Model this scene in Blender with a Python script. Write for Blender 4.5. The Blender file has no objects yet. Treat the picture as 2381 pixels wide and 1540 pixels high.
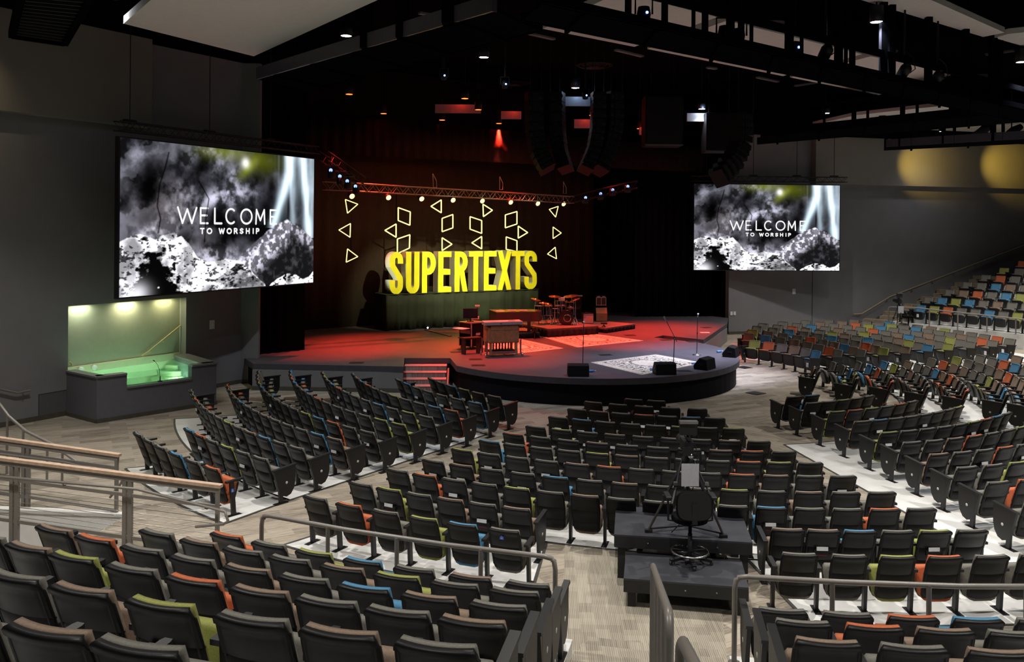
import bpy, bmesh, math, random
import numpy as np
from mathutils import Vector, Matrix
PI = math.pi
random.seed(7)
SC = bpy.context.scene
COL = SC.collection
# ------------------------------------------------------------------ camera, world, exposure
F_PX, EYE, ROLL, PX, PY = 1965.0, 4.8, 0.008, 1190.5, 530.0
cam = bpy.data.cameras.new('camera'); co = bpy.data.objects.new('camera', cam); COL.objects.link(co)
cam.sensor_width = 36.0; cam.lens = F_PX / 2381 * 36.0
cam.shift_y = -(770 - PY) / 2381
cam.clip_end = 300
co.matrix_world = Matrix.Translation((0, 0, EYE)) @ Matrix.Rotation(PI / 2, 4, 'X') @ Matrix.Rotation(ROLL, 4, 'Z')
SC.camera = co
SC.view_settings.view_transform = 'Standard'; SC.view_settings.look = 'None'
SC.view_settings.gamma = 1.0; SC.view_settings.use_curve_mapping = False
SC.view_settings.exposure = 0.0
w = bpy.data.worlds.new('hall_dark'); SC.world = w; w.use_nodes = True
w.node_tree.nodes['Background'].inputs[0].default_value = (.5, .5, .55, 1)
w.node_tree.nodes['Background'].inputs[1].default_value = 0.012
SC.cycles.max_bounces = 6; SC.cycles.diffuse_bounces = 3; SC.cycles.sample_clamp_indirect = 4.0
SC.cycles.use_denoising = True

# measured points of the hall: a sight line from the eye met with a height, a depth or an upright plane
def ray(x, y):
    dx, dy = x - PX, y - PY
    return (dx + ROLL * dy) / F_PX, (dy - ROLL * dx) / F_PX
def at_z(x, y, z=0.0):
    u, v = ray(x, y); Y = (EYE - z) / v
    return Vector((u * Y, Y, z))
def at_y(x, y, Y):
    u, v = ray(x, y)
    return Vector((u * Y, Y, EYE - v * Y))
def at_wall(x, y, p, d):
    u, v = ray(x, y)               # (u*Y, Y) = p + s*d
    Y = (p[0] * d[1] - p[1] * d[0]) / (u * d[1] - d[0])
    return Vector((u * Y, Y, EYE - v * Y))
HC = Vector((4.86, 25.8, 0))                    # the centre all seat rows curve round
def polar(R, th, z=0.0):
    a = math.radians(th)
    return Vector((HC.x + R * math.sin(a), HC.y - R * math.cos(a), z))
AU, AV = Vector((.804, .595, 0)), Vector((-.595, .804, 0))   # across and up-stage
def hall(a, b, z=0.0):
    return HC + AU * a + AV * b + Vector((0, 0, z))

# ------------------------------------------------------------------ lights
def lamp(kind, loc, energy, color=(1, 1, 1), target=None, size=.1, cone=100, blend=.5, name='lamp', sy=None):
    l = bpy.data.lights.new(name, kind); l.energy = energy; l.color = color
    o = bpy.data.objects.new(name, l); COL.objects.link(o); o.location = loc
    if kind == 'SPOT':
        l.spot_size = math.radians(cone); l.spot_blend = blend; l.shadow_soft_size = size
    elif kind == 'AREA':
        l.size = size
        if sy: l.shape = 'RECTANGLE'; l.size_y = sy
    else: l.shadow_soft_size = size
    d = Vector(target) - Vector(loc) if target is not None else Vector((0, 0, -1))
    o.rotation_euler = d.to_track_quat('-Z', 'Y').to_euler()
    return o
ZL = 9.45
COOL = (.90, .95, 1.0); WARM = (1, .95, .87)
HOUSE = [(805, 84), (1125, 134), (1338, 205), (1632, 254), (1921, 264), (2052, 283), (2191, 306), (2038, 52), (2375, 145), (262, -4)]
house_pts = [at_z(x, y, ZL) for x, y in HOUSE]
for i, p in enumerate(house_pts):
    e = 200 if i in (1, 2, 3) else ({4: 260, 5: 120, 6: 120, 9: 150}.get(i, 1400))
    lamp('SPOT', p - Vector((0, 0, .12)), e, COOL, None, .09, 112, 1.0, 'downlight_and_fill_lamp')
# unseen lamps added to light the rows and walls, standing in for more downlights
for x, y, e in [(-4.5, 14.5, 1000), (1.0, 14.0, 1000), (6.0, 13.5, 1350), (-4.5, 9.0, 850), (1.0, 8.5, 700), (6.5, 8.0, 1000), (11, 13.0, 1500), (-2, 3.5, 420),
                (3.0, 3.0, 420), (-9.5, 10.5, 900), (11.5, 22, 1300), (16, 26, 1500), (14.5, 32.5, 1300), (21.5, 33.5, 1700), (20, 27, 1300), (-9.2, 16.5, 700), (12.5, 35.0, 800)]:
    lamp('SPOT', (x, y, 8.0), e * 1.45, WARM, None, .09, 108 if (y > 12.5 and y < 24) else 125, 1.0, 'downlight_and_fill_lamp')
RED = (1, .035, .015)
for x, y, ty, e in [(812, 219, 790, 6000), (892, 264, 775, 6000), (1028, 279, 790, 7500), (1081, 229, 825, 6500), (1112, 255, 800, 7000), (1160, 287, 765, 7000), (1377, 268, 790, 7500), (1487, 299, 770, 5500), (1500, 300, 762, 5000)]:  # last one is an extra lamp added to redden the far deck
    p = at_z(x, y, 9.0)
    t = at_z(x + (60 if x > 900 else -25), ty if x > 900 else ty + 22, .76)
    lamp('SPOT', p - Vector((0, 0, .15)), e * (1.35 if x > 900 else 1.1), RED, t, .06, 44, .9, 'red_stage_and_fill_lamp')
lamp('SPOT', hall(-3, 9, 8.6), 1500, RED, hall(-5.2, -1.6, 0), .05, 26, .7, 'red_front_spill')
lamp('SPOT', hall(4, 9, 8.6), 900, RED, hall(5.8, 1.6, 0), .05, 22, .7, 'red_front_spill')
for a, e in [(-2.6, 1500), (0, 3200), (2.0, 4600), (3.6, 4600)]:
    lamp('SPOT', hall(a, -2.5, 9.0), e, (.78, .80, 1), hall(a, .6, .76), .06, 40, 1.0, 'thrust_lamp')

# ------------------------------------------------------------------ materials
MATS = {}
def lin(c): return tuple(((v / 255) / 12.92 if v / 255 <= .04045 else ((v / 255 + .055) / 1.055) ** 2.4) for v in c)
def mat(name, col=(.5, .5, .5), rough=.6, metal=0, noise=.12, scale=8, bump=0, bscale=60, spec=.5, emit=None, estr=0, sheen=0):
    if name in MATS: return MATS[name]
    m = bpy.data.materials.new(name); m.use_nodes = True; nt = m.node_tree; N = nt.nodes; L = nt.links
    b = N['Principled BSDF']
    b.inputs['Roughness'].default_value = rough; b.inputs['Metallic'].default_value = metal
    b.inputs['Specular IOR Level'].default_value = spec
    tc = N.new('ShaderNodeTexCoord')
    if noise:
        n = N.new('ShaderNodeTexNoise'); n.inputs['Scale'].default_value = scale; n.inputs['Detail'].default_value = 4
        L.new(tc.outputs['Object'], n.inputs['Vector'])
        r = N.new('ShaderNodeValToRGB')
        r.color_ramp.elements[0].position = .3; r.color_ramp.elements[1].position = .7
        r.color_ramp.elements[0].color = tuple(c * (1 - noise) for c in col) + (1,)
        r.color_ramp.elements[1].color = tuple(min(1, c * (1 + noise)) for c in col) + (1,)
        L.new(n.outputs['Fac'], r.inputs['Fac']); L.new(r.outputs['Color'], b.inputs['Base Color'])
    else: b.inputs['Base Color'].default_value = (*col, 1)
    if bump:
        n2 = N.new('ShaderNodeTexNoise'); n2.inputs['Scale'].default_value = bscale
        L.new(tc.outputs['Object'], n2.inputs['Vector'])
        bp = N.new('ShaderNodeBump'); bp.inputs['Strength'].default_value = bump; bp.inputs['Distance'].default_value = .004
        L.new(n2.outputs['Fac'], bp.inputs['Height']); L.new(bp.outputs['Normal'], b.inputs['Normal'])
    if emit:
        b.inputs['Emission Color'].default_value = (*emit, 1); b.inputs['Emission Strength'].default_value = estr
    if sheen: b.inputs['Sheen Weight'].default_value = sheen
    MATS[name] = m
    return m
def carpet(name, ang, light, dark, scale=1.0):
    """loop-pile carpet tiles: planks of differing tone with fine streaks along them"""
    m = bpy.data.materials.new(name); m.use_nodes = True; nt = m.node_tree; N = nt.nodes; L = nt.links
    b = N['Principled BSDF']; b.inputs['Roughness'].default_value = .95; b.inputs['Specular IOR Level'].default_value = .1
    tc = N.new('ShaderNodeTexCoord'); mp = N.new('ShaderNodeMapping'); mp.inputs['Rotation'].default_value = (0, 0, ang)
    L.new(tc.outputs['Object'], mp.inputs['Vector'])
    def streak(sx, sy, det):
        q = N.new('ShaderNodeMapping'); q.inputs['Scale'].default_value = (sx, sy, 1); L.new(mp.outputs['Vector'], q.inputs['Vector'])
        n = N.new('ShaderNodeTexNoise'); n.inputs['Scale'].default_value = 1; n.inputs['Detail'].default_value = det; n.inputs['Roughness'].default_value = .7
        L.new(q.outputs['Vector'], n.inputs['Vector']); return n
    s1, s2 = streak(1.6, 26, 4), streak(5, 120, 2)
    bk = N.new('ShaderNodeTexBrick'); bk.offset = .37; bk.inputs['Scale'].default_value = 1.0
    bk.inputs['Brick Width'].default_value = 1.0; bk.inputs['Row Height'].default_value = .25; bk.inputs['Mortar Size'].default_value = .0
    bk.inputs['Color1'].default_value = (0.1, .1, .1, 1); bk.inputs['Color2'].default_value = (.9, .9, .9, 1); bk.inputs['Bias'].default_value = 0
    L.new(mp.outputs['Vector'], bk.inputs['Vector'])
    def mth(op, a, bb):
        x = N.new('ShaderNodeMath'); x.operation = op
        for k, v in ((0, a), (1, bb)):
            if isinstance(v, (int, float)): x.inputs[k].default_value = v
            else: L.new(v, x.inputs[k])
        return x.outputs[0]
    f = mth('ADD', mth('MULTIPLY', s1.outputs['Fac'], .75), mth('ADD', mth('MULTIPLY', s2.outputs['Fac'], .75), mth('MULTIPLY', bk.outputs['Color'], .30)))
    r = N.new('ShaderNodeValToRGB'); e = r.color_ramp.elements
    e[0].position = .62; e[0].color = (*dark, 1); e[1].position = 1.0; e[1].color = (*light, 1)
    L.new(f, r.inputs['Fac']); L.new(r.outputs['Color'], b.inputs['Base Color'])
    MATS[name] = m
    return m
def emis(name, col, s):
    if name in MATS: return MATS[name]
    m = bpy.data.materials.new(name); m.use_nodes = True; nt = m.node_tree
    e = nt.nodes.new('ShaderNodeEmission'); e.inputs[0].default_value = (*col, 1); e.inputs[1].default_value = s
    nt.links.new(e.outputs[0], nt.nodes['Material Output'].inputs[0]); MATS[name] = m
    return m
def image_mat(name, arr, emit=0.0, rough=.9):
    """arr: h x w x 3 in linear light, computed below (no file is read)"""
    h, wd, _ = arr.shape
    im = bpy.data.images.new(name, wd, h, alpha=False, float_buffer=True)
    px = np.ones((h, wd, 4), dtype=np.float32); px[..., :3] = arr[::-1]
    im.pixels.foreach_set(px.ravel()); im.update(); im.pack()
    m = bpy.data.materials.new(name); m.use_nodes = True; nt = m.node_tree
    t = nt.nodes.new('ShaderNodeTexImage'); t.image = im; t.extension = 'EXTEND'
    if emit:
        e = nt.nodes.new('ShaderNodeEmission'); e.inputs[1].default_value = emit
        nt.links.new(t.outputs[0], e.inputs[0]); nt.links.new(e.outputs[0], nt.nodes['Material Output'].inputs[0])
    else:
        b = nt.nodes['Principled BSDF']; b.inputs['Roughness'].default_value = rough; nt.links.new(t.outputs[0], b.inputs['Base Color'])
    MATS[name] = m
    return m

M_WALL = mat('grey_wall_paint', (.19, .188, .20), .7, noise=.05, scale=1.5, bump=.1)
M_WALL2 = mat('warm_grey_wall_paint', (.19, .18, .16), .7, noise=.05, scale=1.5, bump=.1)
M_BASE = mat('vinyl_base', (.075, .068, .055), .5)
M_BLACK = mat('matte_black', (.007, .007, .008), .85, noise=.2, spec=.08)
M_BLKM = mat('black_metal', (.010, .010, .013), .55, noise=.2, spec=.3)
M_CEIL = mat('black_ceiling', (.004, .004, .0055), .9, spec=0)
M_CREAM = mat('cream_cloud', (.66, .65, .63), .8, noise=.03)
M_WHITE = mat('painted_white_concrete', (.66, .66, .65), .45, noise=.10, scale=2.2)
M_STAGE = mat('stage_deck_paint', (.075, .068, .085), .55, noise=.12, scale=3)
M_FASC = mat('stage_fascia', (.055, .055, .07), .6)
M_DARKB = mat('stage_skirt_black', (.005, .0055, .009), .7, spec=.12)
M_SHELL = mat('black_plastic_shell', (.0048, .0048, .0054), .46, noise=.1, scale=30, bump=.15, bscale=220, spec=.26)
M_PLAST = mat('black_plastic', (.006, .006, .0075), .45, noise=.1)
M_RAIL = mat('taupe_painted_steel', (.19, .175, .158), .38, noise=.05, spec=.6)
M_WOOD = mat('light_wood_cap', (.48, .34, .25), .5, noise=.15, scale=12)
M_CHROME = mat('chrome', (.75, .75, .78), .18, 1, noise=0)
M_STEEL = mat('dull_steel', (.35, .35, .36), .35, 1, noise=.1)
M_PAPER = mat('white_paper', (.72, .72, .75), .8, noise=.05)
M_DECK = mat('black_platform_paint', (.026, .028, .036), .5, noise=.25, scale=5)
M_DECKF = mat('black_platform_edge', (.010, .010, .012), .6)
M_CURT = mat('black_drape', (.005, .005, .006), .95, noise=.2, spec=.05)
M_BACKDROP = mat('brown_backdrop', (.045, .024, .017), .95, noise=.15)
M_REDCURT = mat('dark_valance', (.014, .008, .008), .95, noise=.2, spec=.1)
C_LIGHT, C_DARK = (.37, .325, .265), (.10, .083, .066)
M_CARP = carpet('carpet_planks', math.radians(-27), C_LIGHT, C_DARK)
def carpet_stripe(name, ang, light, dark):
    """pin-striped carpet tiles: fine ribs, with rectangular patches of slightly differing tone"""
    m = bpy.data.materials.new(name); m.use_nodes = True; nt = m.node_tree; N = nt.nodes; L = nt.links
    b = N['Principled BSDF']; b.inputs['Roughness'].default_value = .95; b.inputs['Specular IOR Level'].default_value = .1
    tc = N.new('ShaderNodeTexCoord'); mp = N.new('ShaderNodeMapping'); mp.inputs['Rotation'].default_value = (0, 0, ang); L.new(tc.outputs['Object'], mp.inputs['Vector'])
    def brick(w_, h_, off):
        k = N.new('ShaderNodeTexBrick'); k.offset = off; k.inputs['Scale'].default_value = 1; k.inputs['Brick Width'].default_value = w_; k.inputs['Row Height'].default_value = h_; k.inputs['Mortar Size'].default_value = 0
        k.inputs['Color1'].default_value = (0, 0, 0, 1); k.inputs['Color2'].default_value = (1, 1, 1, 1); L.new(mp.outputs['Vector'], k.inputs['Vector']); return k.outputs['Color']
    wv = N.new('ShaderNodeTexWave'); wv.bands_direction = 'Y'; wv.inputs['Scale'].default_value = 14; wv.inputs['Distortion'].default_value = .25; L.new(mp.outputs['Vector'], wv.inputs['Vector'])
    q = N.new('ShaderNodeMapping'); q.inputs['Scale'].default_value = (1.5, 34, 1); L.new(mp.outputs['Vector'], q.inputs['Vector']); n = N.new('ShaderNodeTexNoise'); n.inputs['Scale'].default_value = 1; n.inputs['Detail'].default_value = 3; L.new(q.outputs['Vector'], n.inputs['Vector'])
    acc = None
    for src, wt in ((wv.outputs['Fac'], .34), (n.outputs['Fac'], .55), (brick(.5, .5, .5), .16), (brick(.26, .17, .31), .20), (brick(.9, .33, .43), .12)):
        x = N.new('ShaderNodeMath'); x.operation = 'MULTIPLY_ADD'; L.new(src, x.inputs[0]); x.inputs[1].default_value = wt
        if acc is not None: L.new(acc, x.inputs[2])
        else: x.inputs[2].default_value = 0
        acc = x.outputs[0]
    r = N.new('ShaderNodeValToRGB'); e = r.color_ramp.elements; e[0].position = .28; e[0].color = (*dark, 1); e[1].position = .98; e[1].color = (*light, 1)
    L.new(acc, r.inputs['Fac']); L.new(r.outputs['Color'], b.inputs['Base Color']); MATS[name] = m
    return m
M_CARP2 = carpet_stripe('carpet_pinstripe', math.radians(-88), (.385, .35, .285), (.135, .118, .096))
M_CARP3 = carpet('carpet_planks_turned', math.radians(36), C_LIGHT, C_DARK)
FAB = {'g': ('grey', (.165, .157, .138)), 't': ('tan', (.22, .16, .12)), 'o': ('orange', (.46, .125, .055)), 'b': ('blue', (.075, .21, .35)), 'l': ('lime', (.27, .285, .085))}
M_FAB = {k: mat(v[0] + '_seat_fabric', v[1], .9, noise=.14, scale=90, bump=.3, bscale=400, spec=.2) for k, v in FAB.items()}

# ------------------------------------------------------------------ mesh helpers
class MB:
    def __init__(s): s.v, s.f, s.sm = [], [], []
    def add(s, vs, fs, smooth=False):
        n = len(s.v); s.v.extend([tuple(p) for p in vs]); s.f.extend([tuple(n + i for i in f) for f in fs]); s.sm.extend([smooth] * len(fs)); return s
    def box(s, c, d, rz=0, M=None):
        hx, hy, hz = d[0] / 2, d[1] / 2, d[2] / 2
        vs = [Vector((x, y, z)) for z in (-hz, hz) for y in (-hy, hy) for x in (-hx, hx)]
        R = Matrix.Rotation(rz, 3, 'Z')
        vs = [R @ v + Vector(c) for v in vs]
        if M is not None: vs = [M @ v for v in vs]
        return s.add(vs, [(0, 2, 3, 1), (4, 5, 7, 6), (0, 1, 5, 4), (2, 6, 7, 3), (0, 4, 6, 2), (1, 3, 7, 5)])
    def bar(s, p, q, wd, h=None, up=(0, 0, 1)):
        h = h or wd; p, q = Vector(p), Vector(q); d = (q - p)
        if d.length < 1e-6: return s
        d.normalize(); upv = Vector(up)
        if abs(d.dot(upv)) > .98: upv = Vector((1, 0, 0))
        x = d.cross(upv).normalized(); z = x.cross(d)
        vs = [e + x * (sx * wd / 2) + z * (sz * h / 2) for e in (p, q) for sx, sz in ((-1, -1), (1, -1), (1, 1), (-1, 1))]
        return s.add(vs, [(0, 3, 2, 1), (4, 5, 6, 7), (0, 1, 5, 4), (1, 2, 6, 5), (2, 3, 7, 6), (3, 0, 4, 7)])
    def tube(s, pts, r, n=8, closed=False, cap=True):
        pts = [Vector(p) for p in pts]; m = len(pts); rings = []; px_ = None
        for i, p in enumerate(pts):
            a = pts[(i - 1) % m] if (i > 0 or closed) else p; b = pts[(i + 1) % m] if (i < m - 1 or closed) else p
            d = (b - a).normalized(); up = Vector((0, 0, 1)) if abs(d.z) < .95 else Vector((0, 1, 0))
            x = d.cross(up).normalized()
            if px_ is not None and (px_ - d * px_.dot(d)).length > .05: x = (px_ - d * px_.dot(d)).normalized()
            px_ = x; z = x.cross(d)
            rr = r[i] if isinstance(r, (list, tuple)) else r
            rings.append([p + x * math.cos(2 * PI * k / n) * rr + z * math.sin(2 * PI * k / n) * rr for k in range(n)])
        vs = [v for g in rings for v in g]; fs = []
        for i in range(m if closed else m - 1):
            j = (i + 1) % m
            for k in range(n):
                l = (k + 1) % n; fs.append((i * n + k, i * n + l, j * n + l, j * n + k))
        s.add(vs, fs, True)
        if cap and not closed:
            s.add(rings[0], [tuple(range(n))]); s.add(rings[-1], [tuple(range(n - 1, -1, -1))])
        return s
    def prism(s, poly, z0, z1, M=None):
        n = len(poly)
        vs = [Vector((p[0], p[1], z0)) for p in poly] + [Vector((p[0], p[1], z1)) for p in poly]
        a = sum(poly[i][0] * poly[(i + 1) % n][1] - poly[(i + 1) % n][0] * poly[i][1] for i in range(n))
        fs = [tuple(range(n - 1, -1, -1)), tuple(range(n, 2 * n))] + [(i, (i + 1) % n, n + (i + 1) % n, n + i) for i in range(n)]
        if a < 0: fs = [f[::-1] for f in fs]
        if M is not None: vs = [M @ v for v in vs]
        return s.add(vs, fs)
    def lathe(s, prof, n=20, c=(0, 0, 0), M=None):
        vs = [Vector((r * math.cos(2 * PI * k / n), r * math.sin(2 * PI * k / n), z)) for r, z in prof for k in range(n)]
        vs = [(M @ v if M is not None else v) + Vector(c) for v in vs]
        fs = [(i * n + k, i * n + (k + 1) % n, (i + 1) * n + (k + 1) % n, (i + 1) * n + k) for i in range(len(prof) - 1) for k in range(n)]
        return s.add(vs, fs, True)
    def quad(s, a, b, c, d): return s.add([a, b, c, d], [(0, 1, 2, 3)])
    def mesh(s, name, m):
        me = bpy.data.meshes.new(name); me.from_pydata(s.v, [], s.f); me.polygons.foreach_set('use_smooth', s.sm)
        me.materials.append(m); me.update()
        return me
    def build(s, name, m, parent=None, loc=None):
        o = bpy.data.objects.new(name, s.mesh(name, m)); COL.objects.link(o)
        if parent is not None: o.parent = parent
        if loc is not None: o.location = loc
        return o
def mk(me, name, parent):
    o = bpy.data.objects.new(name, me); COL.objects.link(o); o.parent = parent
    return o
def thing(name, label, cat, loc=(0, 0, 0), rz=0, group=None):
    o = bpy.data.objects.new(name, None); COL.objects.link(o); o.location = loc; o.rotation_euler = (0, 0, rz); o.empty_display_size = .1
    return tag(o, label, cat, group)
def tag(o, label, cat, group=None, kind=None):
    o['label'] = label; o['category'] = cat
    if group: o['group'] = group
    if kind: o['kind'] = kind
    return o
def struct(o): o['kind'] = 'structure'; return o
def bevel(o, wd=.01, seg=2):
    b = o.modifiers.new('bevel', 'BEVEL'); b.width = wd; b.segments = seg; b.limit_method = 'ANGLE'; return o
def arc_pts(R, a, b, n=24): return [polar(R, a + (b - a) * i / n) for i in range(n + 1)]
def sector(R0, R1, a, b, z0, z1, mb=None, n=24):
    mb = mb or MB()
    for i in range(n):
        t0, t1 = a + (b - a) * i / n, a + (b - a) * (i + 1) / n
        q = [polar(R0, t0), polar(R1, t0), polar(R1, t1), polar(R0, t1)]
        vs = [p + Vector((0, 0, z)) for z in (z0, z1) for p in q]
        fs = [(4, 5, 6, 7), (0, 3, 7, 4), (2, 1, 5, 6)]
        if i == 0: fs.append((1, 0, 4, 5))
        if i == n - 1: fs.append((3, 2, 6, 7))
        mb.add(vs, fs)
    return mb
def xy(v): return (v[0], v[1])

# ================================================================== FLOOR
pitA, pitB = at_z(288, 1202), at_z(-330, 1176)
prow = (pitB - pitA).normalized(); pin = Vector((prow.y, -prow.x, 0)); pin = pin if pin.y < 0 else -pin
pitC, pitD = pitB + pin * 1.75, pitA + pin * 1.75
big = [(-30, 2), (-30, 60), (60, 60), (60, 2)]
mb = MB()
# the carpeted floor is laid round the sunken entry ramp
fl = [(-30, pitC.y - (pitC.x + 30) * prow.y / prow.x), xy(pitC), xy(pitD), xy(pitA), xy(pitB), (-30, pitB.y - (pitB.x + 30) * prow.y / prow.x), (-30, 60), (60, 60), (60, 2), (-30, 2)]
mb.add([Vector((*p, 0)) for p in fl], [tuple(range(len(fl)))[::-1]])
floor = struct(mb.build('floor', M_CARP))
mb = MB(); zz = -1.0
mb.quad(pitA, pitB, pitB + Vector((0, 0, zz)), pitA + Vector((0, 0, zz)))
mb.quad(pitA, pitD, pitD + Vector((0, 0, zz)), pitA + Vector((0, 0, zz)))
mb.quad(pitD, pitC, pitC + Vector((0, 0, zz)), pitD + Vector((0, 0, zz)))
M_CURB = mat('pale_grey_entry_wall', (.80, .80, .79), .6, noise=.04)
struct(mb.build('wall_entry', M_CURB))
struct(MB().quad(*[p + Vector((0, 0, zz)) for p in (pitA, pitB, pitC, pitD)]).build('floor_entry', M_CARP3))
struct(MB().bar(pitA + Vector((0, .06, .02)), pitB + Vector((0, .06, .02)), .16, .05).build('trim_1', M_CREAM))
# carpet laid with its planks turned: the middle aisle and the aisle on the far side of the centre block
struct(MB().prism([xy(polar(17.7, -14.2)), xy(polar(17.7, -8.6)), xy(polar(12.6, -7.5)), xy(polar(12.6, -18.2))], .002, .006).build('floor_aisle', M_CARP2))
mb = MB()
for R0, R1, a, b in [(4.9, 7.0, -12, 60), (7.0, 16.3, -3.0, 14.0), (7.0, 11.6, 36, 58)]:
    sector(R0, R1, a, b, .001, .004, mb, 20)
struct(mb.build('floor_turned', M_CARP3))
# white painted bands the fixed seats are bolted to, each with a thin dark edge strip
mb, me_ = MB(), MB()
def band(R0, R1, a0, a1, b0, b1, n=16):
    """a ring sector whose ends may run straight (a0->a1 inner to outer at one end, b0->b1 at the other)"""
    for i in range(n):
        s0, s1 = i / n, (i + 1) / n
        A0, A1 = a0 + (b0 - a0) * s0, a0 + (b0 - a0) * s1; B0, B1 = a1 + (b1 - a1) * s0, a1 + (b1 - a1) * s1
        mb.add([polar(R0, A0, .009), polar(R1, B0, .009), polar(R1, B1, .009), polar(R0, A1, .009)], [(0, 1, 2, 3)])
    for p, q in ((polar(R0, a0), polar(R1, a1)), (polar(R0, b0), polar(R1, b1))): me_.bar(p + Vector((0, 0, .006)), q + Vector((0, 0, .006)), .045, .012)
    pr = [polar(R1, a1 + (b1 - a1) * i / n, .006) for i in range(n + 1)]
    for p, q in zip(pr[:-1], pr[1:]): me_.bar(p, q, .045, .012)
    pr = [polar(R0, a0 + (b0 - a0) * i / n, .006) for i in range(n + 1)]
    for p, q in zip(pr[:-1], pr[1:]): me_.bar(p, q, .045, .012)
band(8.25, 14.05, -68, -69.5, -41.0, -38.3)
band(14.05, 15.45, -52.5, -53.5, -38.3, -37.7)
band(9.5, 13.6, -26.4, -30.6, -4.2, 5.6)
band(13.6, 15.5, -30.8, -32.2, -18.4, -17.2)
band(13.6, 15.55, -5.9, -4.4, 5.8, 12)
band(7.05, 15.6, 10.2, 8.9, 36, 42)
band(6.4, 12.6, 55.5, 53.0, 97, 101)
band(6.6, 17, 110.5, 110.5, 146, 146)
struct(mb.build('floor_white_bands', M_WHITE)); struct(me_.build('trim_2', mat('dark_edge_strip', (.05, .048, .045), .5)))
for x, y in [(1757, 915), (1730, 855), (470, 1058)]:
    p = at_z(x, y); o = MB().box((0, 0, .006), (.42, .42, .012)).build('floor_box', M_BLKM, None, p); o.rotation_euler.z = .6
    MB().box((0, 0, .014), (.36, .36, .004)).build('lid', M_PLAST, o)
    tag(o, {1757: 'dark square floor box lying below the curved stage front', 1730: 'small dark floor box in front of the far seat rows', 470: 'dark floor box beside the end seats of the pool-side block'}[x], 'floor box')

# ================================================================== RAISED REAR TIERS
TIER = [(.62 + .33 * k) for k in range(7)]
RF = [18.4, 19.36, 20.37, 21.33, 22.3, 23.27, 24.25]
def tiers(a, b, name, rows, mb2=None):
    mb = MB()
    for k in range(rows):
        sector(RF[k] - .72 if k else 17.72, RF[k] + .26, a, b, 0, TIER[k], mb, 20)
    return struct(mb.build(name, M_WHITE))
tiers(-27.6, -13.75, 'floor_tiers_near', 7); tiers(-8.75, 8, 'floor_tiers_side', 7); FE = [136.2, 134.3, 132.6, 131.3, 130.2, 129.0, 127.8]
mb = MB(); m2 = MB()
for k in range(7):
    sector(RF[k] - .40 if k else 18.2, RF[k] + .6, 109, FE[k], 0, TIER[k], mb, 12)
    for j in (0, 1): sector(RF[k] - .40 + .48 * j, RF[k] + .6, FE[k], FE[k] + 4.2, 0, TIER[k] - .165 * (1 - j), m2, 4)
struct(mb.build('floor_tiers_far', M_WHITE)); struct(m2.build('floor_steps_far', mat('far_stair_carpet', (.26, .21, .15), .95, noise=.2)))
mb = MB()
sector(16.66, 30, -13.75, -8.75, 0, .155, mb, 6)
for k in range(1, 12): sector(16.66 + .48 * k + (0 if k < 4 else .02 * k), 30, -13.75, -8.75, .15 * k, .15 * k + .155, mb, 6)
st = struct(mb.build('floor_steps', M_CARP2))

# ================================================================== WALLS
LW0, LWd = (-11.13, 21.23), (.543, .840)
def lw(x, y, off=0.0):
    n = (LWd[1], -LWd[0]); p = (LW0[0] + n[0] * off, LW0[1] + n[1] * off)
    return at_wall(x, y, p, LWd)
def lwp(s, z, off=0.0): return Vector((LW0[0] + LWd[0] * s + LWd[1] * off, LW0[1] + LWd[1] * s - LWd[0] * off, z))
s_op0, s_op1, z_op0, z_op1 = 0.0, 3.42, 1.16, 2.74
s_end = 5.35
mb = MB()
T = -.25
def slab(mb, s0, s1, z0, z1, off=0., t=.25):
    q = [(s0, off), (s1, off), (s1, off - t), (s0, off - t)]
    vs = [lwp(s, z, o) for z in (z0, z1) for s, o in q]
    mb.add(vs, [(0, 3, 2, 1), (4, 5, 6, 7), (0, 1, 5, 4), (1, 2, 6, 5), (2, 3, 7, 6), (3, 0, 4, 7)])
slab(mb, -14, s_op0, 0, 9.75); slab(mb, s_op1, s_end, 0, 9.75); slab(mb, s_op0, s_op1, z_op1, 9.75)
struct(mb.build('wall_left', M_WALL))
mb = MB(); slab(mb, -14, 2.05, 7.42, 9.8, .35, .32); struct(mb.build('wall_left_upper', M_WALL2))
mb = MB(); slab(mb, -14, s_end + .3, 9.82, 12, .34, .5); struct(mb.build('wall_left_top', M_CEIL))
# wall from the pool corner to the stage
e0 = lwp(s_end, 0); e1 = Vector((-7.7, 25.75, 0)); e2 = Vector((-7.55, 24.85, 0))
mb = MB()
for p, q in ((e0, e1),):
    d = (q - p); n = Vector((d.y, -d.x, 0)).normalized() * -.2
    mb.prism([xy(p), xy(q), xy(q + n), xy(p + n)], 0, 9.75)
struct(mb.build('wall_left_return', M_WALL))
mb = MB()
for s0, s1 in ((-14, -.02), (4.2, s_end)): mb.bar(lwp(s0, .06, .01), lwp(s1, .06, .01), .02, .12)
mb.bar(e0 + Vector((0, -.02, .06)), e1 + Vector((0, -.02, .06)), .02, .12)
struct(mb.build('baseboard_left', M_BASE))
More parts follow.
